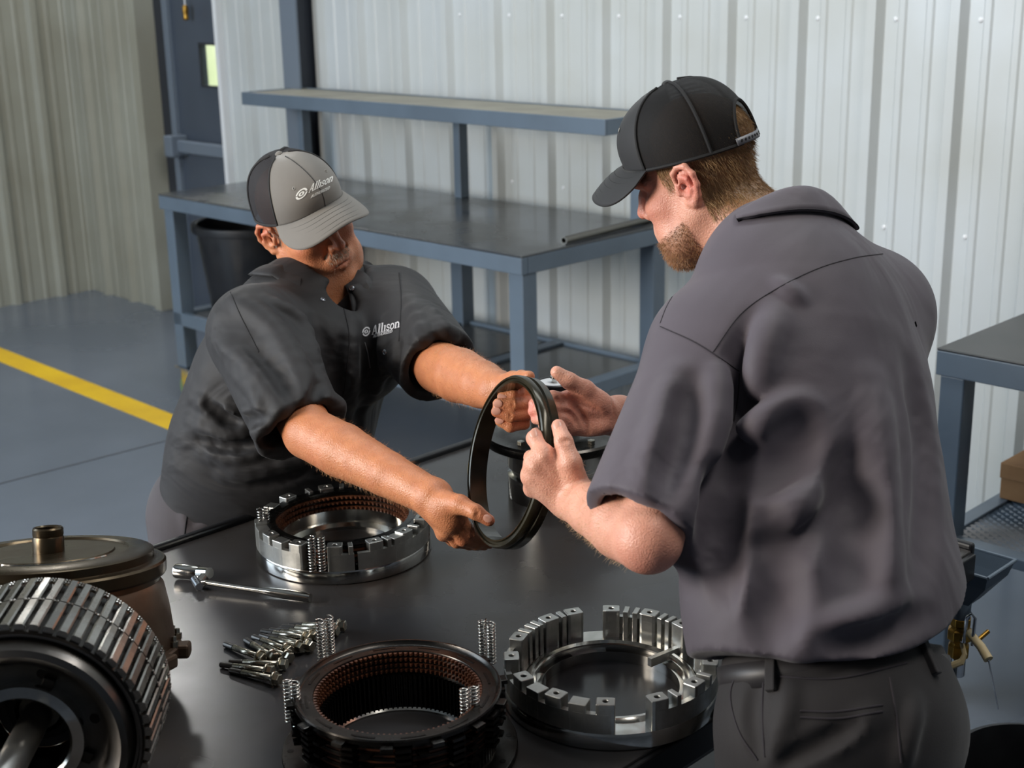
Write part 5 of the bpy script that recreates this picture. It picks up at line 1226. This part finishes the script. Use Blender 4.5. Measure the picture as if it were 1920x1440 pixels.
SB = folds(S0, [([(1430, 610), (1402, 690), (1386, 780), (1366, 860), (1345, 930)], .02, -.026, .03), ([(1455, 590), (1432, 650), (1420, 720)], .016, .010), ([(1400, 800), (1460, 775), (1515, 755)], .015, .010), ([(1525, 770), (1525, 850), (1480, 920), (1405, 955)], .014, .010),
                ([(1505, 800), (1490, 860), (1440, 900)], .026, -.009), ([(1400, 1020), (1500, 1000), (1590, 930), (1630, 830)], .022, -.014), ([(1380, 985), (1450, 975), (1530, 920)], .016, .010), ([(1640, 720), (1648, 850), (1655, 1000), (1665, 1120)], .022, .011),
                ([(1590, 880), (1600, 980), (1590, 1100)], .025, -.012), ([(1710, 700), (1735, 820), (1740, 960), (1730, 1080)], .022, -.010), ([(1380, 1060), (1440, 1130), (1500, 1200)], .02, .010), ([(1550, 1180), (1620, 1160), (1690, 1120)], .016, .009),
                ([(1560, 1210), (1640, 1195), (1740, 1150)], .014, -.008), ([(1270, 700), (1245, 800), (1215, 900)], .018, .008), ([(1330, 720), (1315, 800), (1290, 880)], .018, .009), ([(1300, 720), (1280, 820), (1250, 920)], .018, -.009), ([(1350, 700), (1345, 790), (1320, 880), (1290, 960)], .014, .009),
                ([(1460, 530), (1480, 545), (1500, 560)], .010, .005), ([(1440, 990), (1460, 1090), (1450, 1180)], .025, -.010), ([(1340, 900), (1350, 1000), (1360, 1100)], .02, -.012)])
shirtB = child(solid_object('shirt', SB, .0048, M_shB, None, 2), menB)
sfS = Surf(shirtB)
for nm, pts in (('yoke_seam', [(1337, 660), (1388, 590), (1450, 545), (1530, 505), (1600, 484), (1655, 476)]), ('sleeve_seam', [(1238, 612), (1300, 640), (1345, 668), (1386, 696)]), ('shoulder_seam', [(1238, 606), (1250, 575), (1268, 545)]), ('sleeve_seam', [(1386, 700), (1384, 740), (1376, 790)]),
                ('cuff_stitch', [(1133, 925), (1165, 965), (1210, 990), (1262, 1005)])):
    child(seam_line(nm, sfS, pts, M_seamB, None, .0008), shirtB)
naB = nrm(nrm(hB(0, -.03, -.08)-nekB)*.55+upB*.45); nfB = nrm(np.cross(naB, latB)); nlB = nrm(np.cross(nfB, naB))
col_ = collar('collar', nekB+naB*.046-nfB*.026, naB, nfB, nlB, .068, .098, .050, .5, M_shB, shirtB, sfS, stitch=M_seamB, pts=.04, rise=.035, tip=.02)
# ---- trousers, belt, shoes
TB = Solid(); hL, hR = pelB-latB*.088-upB*.06, pelB+latB*.088-upB*.06
kL_, kR_ = V3(hL[0], hL[1]+.03, .48), V3(hR[0]+.02, hR[1]+.02, .48); aL_, aR_ = V3(kL_[0], kL_[1]-.02, .07), V3(kR_[0]+.03, kR_[1]-.03, .07)
TB.u(Ell(pelB-upB*.045-frB*.02, (.170, .135, .15), np.stack([latB, frB, upB], 1)), .03)
TB.u(Cap(pelB-upB*.01, pelB+upB*.05, .176, .174, frB, .72), .03)
for h_, k_, a_ in ((hL, kL_, aL_), (hR, kR_, aR_)): TB.chain([h_, k_, a_], [.108, .086, .078], .03)
TB.cut(Plane(pelB+upB*.05, upB)); TB.cut(Plane(V3(0, 0, .05), (0, 0, -1)))
TBf = folds(TB, [([(1640, 1340), (1560, 1390), (1480, 1425)], .012, .009), ([(1600, 1360), (1530, 1400), (1450, 1438)], .010, -.008), ([(1720, 1320), (1700, 1380), (1690, 1440)], .012, .008), ([(1480, 1290), (1470, 1350), (1440, 1420)], .010, .006), ([(1420, 1280), (1410, 1350), (1425, 1420)], .010, -.006)])
trB = child(solid_object('trousers', TBf, .006, M_trB, None, 2), menB); sfT = Surf(trB)
for nm, pts in (('pocket_welt', [(1500, 1333), (1570, 1334), (1655, 1322)]), ('pocket_welt', [(1500, 1345), (1570, 1347), (1655, 1334)]), ('side_pocket_edge', [(1392, 1245), (1370, 1300), (1385, 1370), (1420, 1425)]), ('side_seam', [(1432, 1270), (1430, 1340), (1434, 1420)]), ('back_seam', [(1668, 1270), (1680, 1340), (1690, 1430)]), ('waistband_seam', [(1450, 1268), (1570, 1272), (1700, 1243)])):
    child(seam_line(nm, sfT, pts, M_seamB, None, .0015), trB)
bl_ = MB(); ring_ = []
for i in range(65):
    a = 2*math.pi*i/64; ring_.append(pelB+upB*.018+latB*(.181*math.cos(a))+frB*(.131*math.sin(a)-.002))
v = []
for p in ring_: v += [p-upB*.017, p+upB*.017]
bl_.add(v, [(2*i, 2*i+2, 2*i+3, 2*i+1) for i in range(64)], True)
bt = bl_.build('belt', mat('black_belt_leather', srgb(40, 38, 40), .5), fix=False); thicken(bt, .004, 0); child(bt, menB)
for x, y in ((1447, 1262), (1738, 1232)):
    p, n = sfT.hit(x, y); a = nrm(upB-n*(upB @ n)); b = np.cross(n, a); lb = MB()
    lb.add([p+n*o+a*s_*.026+b*t*.007 for o in (-.004, .009) for s_ in (-1, 1) for t in (-1, 1)], [(0, 2, 3, 1), (4, 5, 7, 6), (0, 1, 5, 4), (2, 6, 7, 3), (0, 4, 6, 2), (1, 3, 7, 5)]); child(lb.build('belt_loop', M_trB, bevel=.002), trB)
for a_ in (aL_, aR_): child(solid_object('shoe', shoe(a_, frB), .009, M_shoe, None, 2), menB)
# ---- cap
CAPB = empty('cap', (0, 0, 0)); child(CAPB, menB)
M_meshB = mesh_fabric('black_trucker_mesh', srgb(16, 15, 16), 1.0)
M_trimB = mat('black_cap_trim', srgb(16, 16, 18), .8)
CAP_LEAN = .3
frontB, brimB = cap_parts(hB, HBs, RB, CAPB, M_bcap, M_meshB, M_bcap, M_bcap, M_trimB, opening=True, droop=.022, slope=.024, reach=.072)
M_strap = mat('grey_plastic_strap', srgb(104, 106, 112), .4)
for lift, a0, a1, z0, z1, nm in ((.0015, 150, 184, .0, .085, 'strap'), (.0045, 176, 210, .0, .085, 'strap_end')):
    mb = MB(); v = []; n = 20
    for i in range(n+1):
        a = math.radians(a0+(a1-a0)*i/n)
        for t in (z0, (z0+z1)/2, z1): v.append(hB(*cap_surface(a, t, lift)))
    mb.add(v, [(i*3+j, (i+1)*3+j, (i+1)*3+j+1, i*3+j+1) for i in range(n) for j in (0, 1)], True)
    o = mb.build(nm, M_strap, fix=False); thicken(o, .0016, 0); child(o, CAPB)
    for i in range(6):
        a = math.radians(a0+(a1-a0)*(.14+.14*i)); p = hB(*cap_surface(a, .042, lift+.0010)); q = nrm(p-hB(0, 0, .04)); k = MB().lathe([(0, .0006), (.0021, .0005), (.0024, 0)], 10).build('snap_hole', M_trimB, loc=p); k.rotation_mode = 'QUATERNION'; k.rotation_quaternion = Vector(q).to_track_quat('Z', 'Y'); child(k, CAPB)
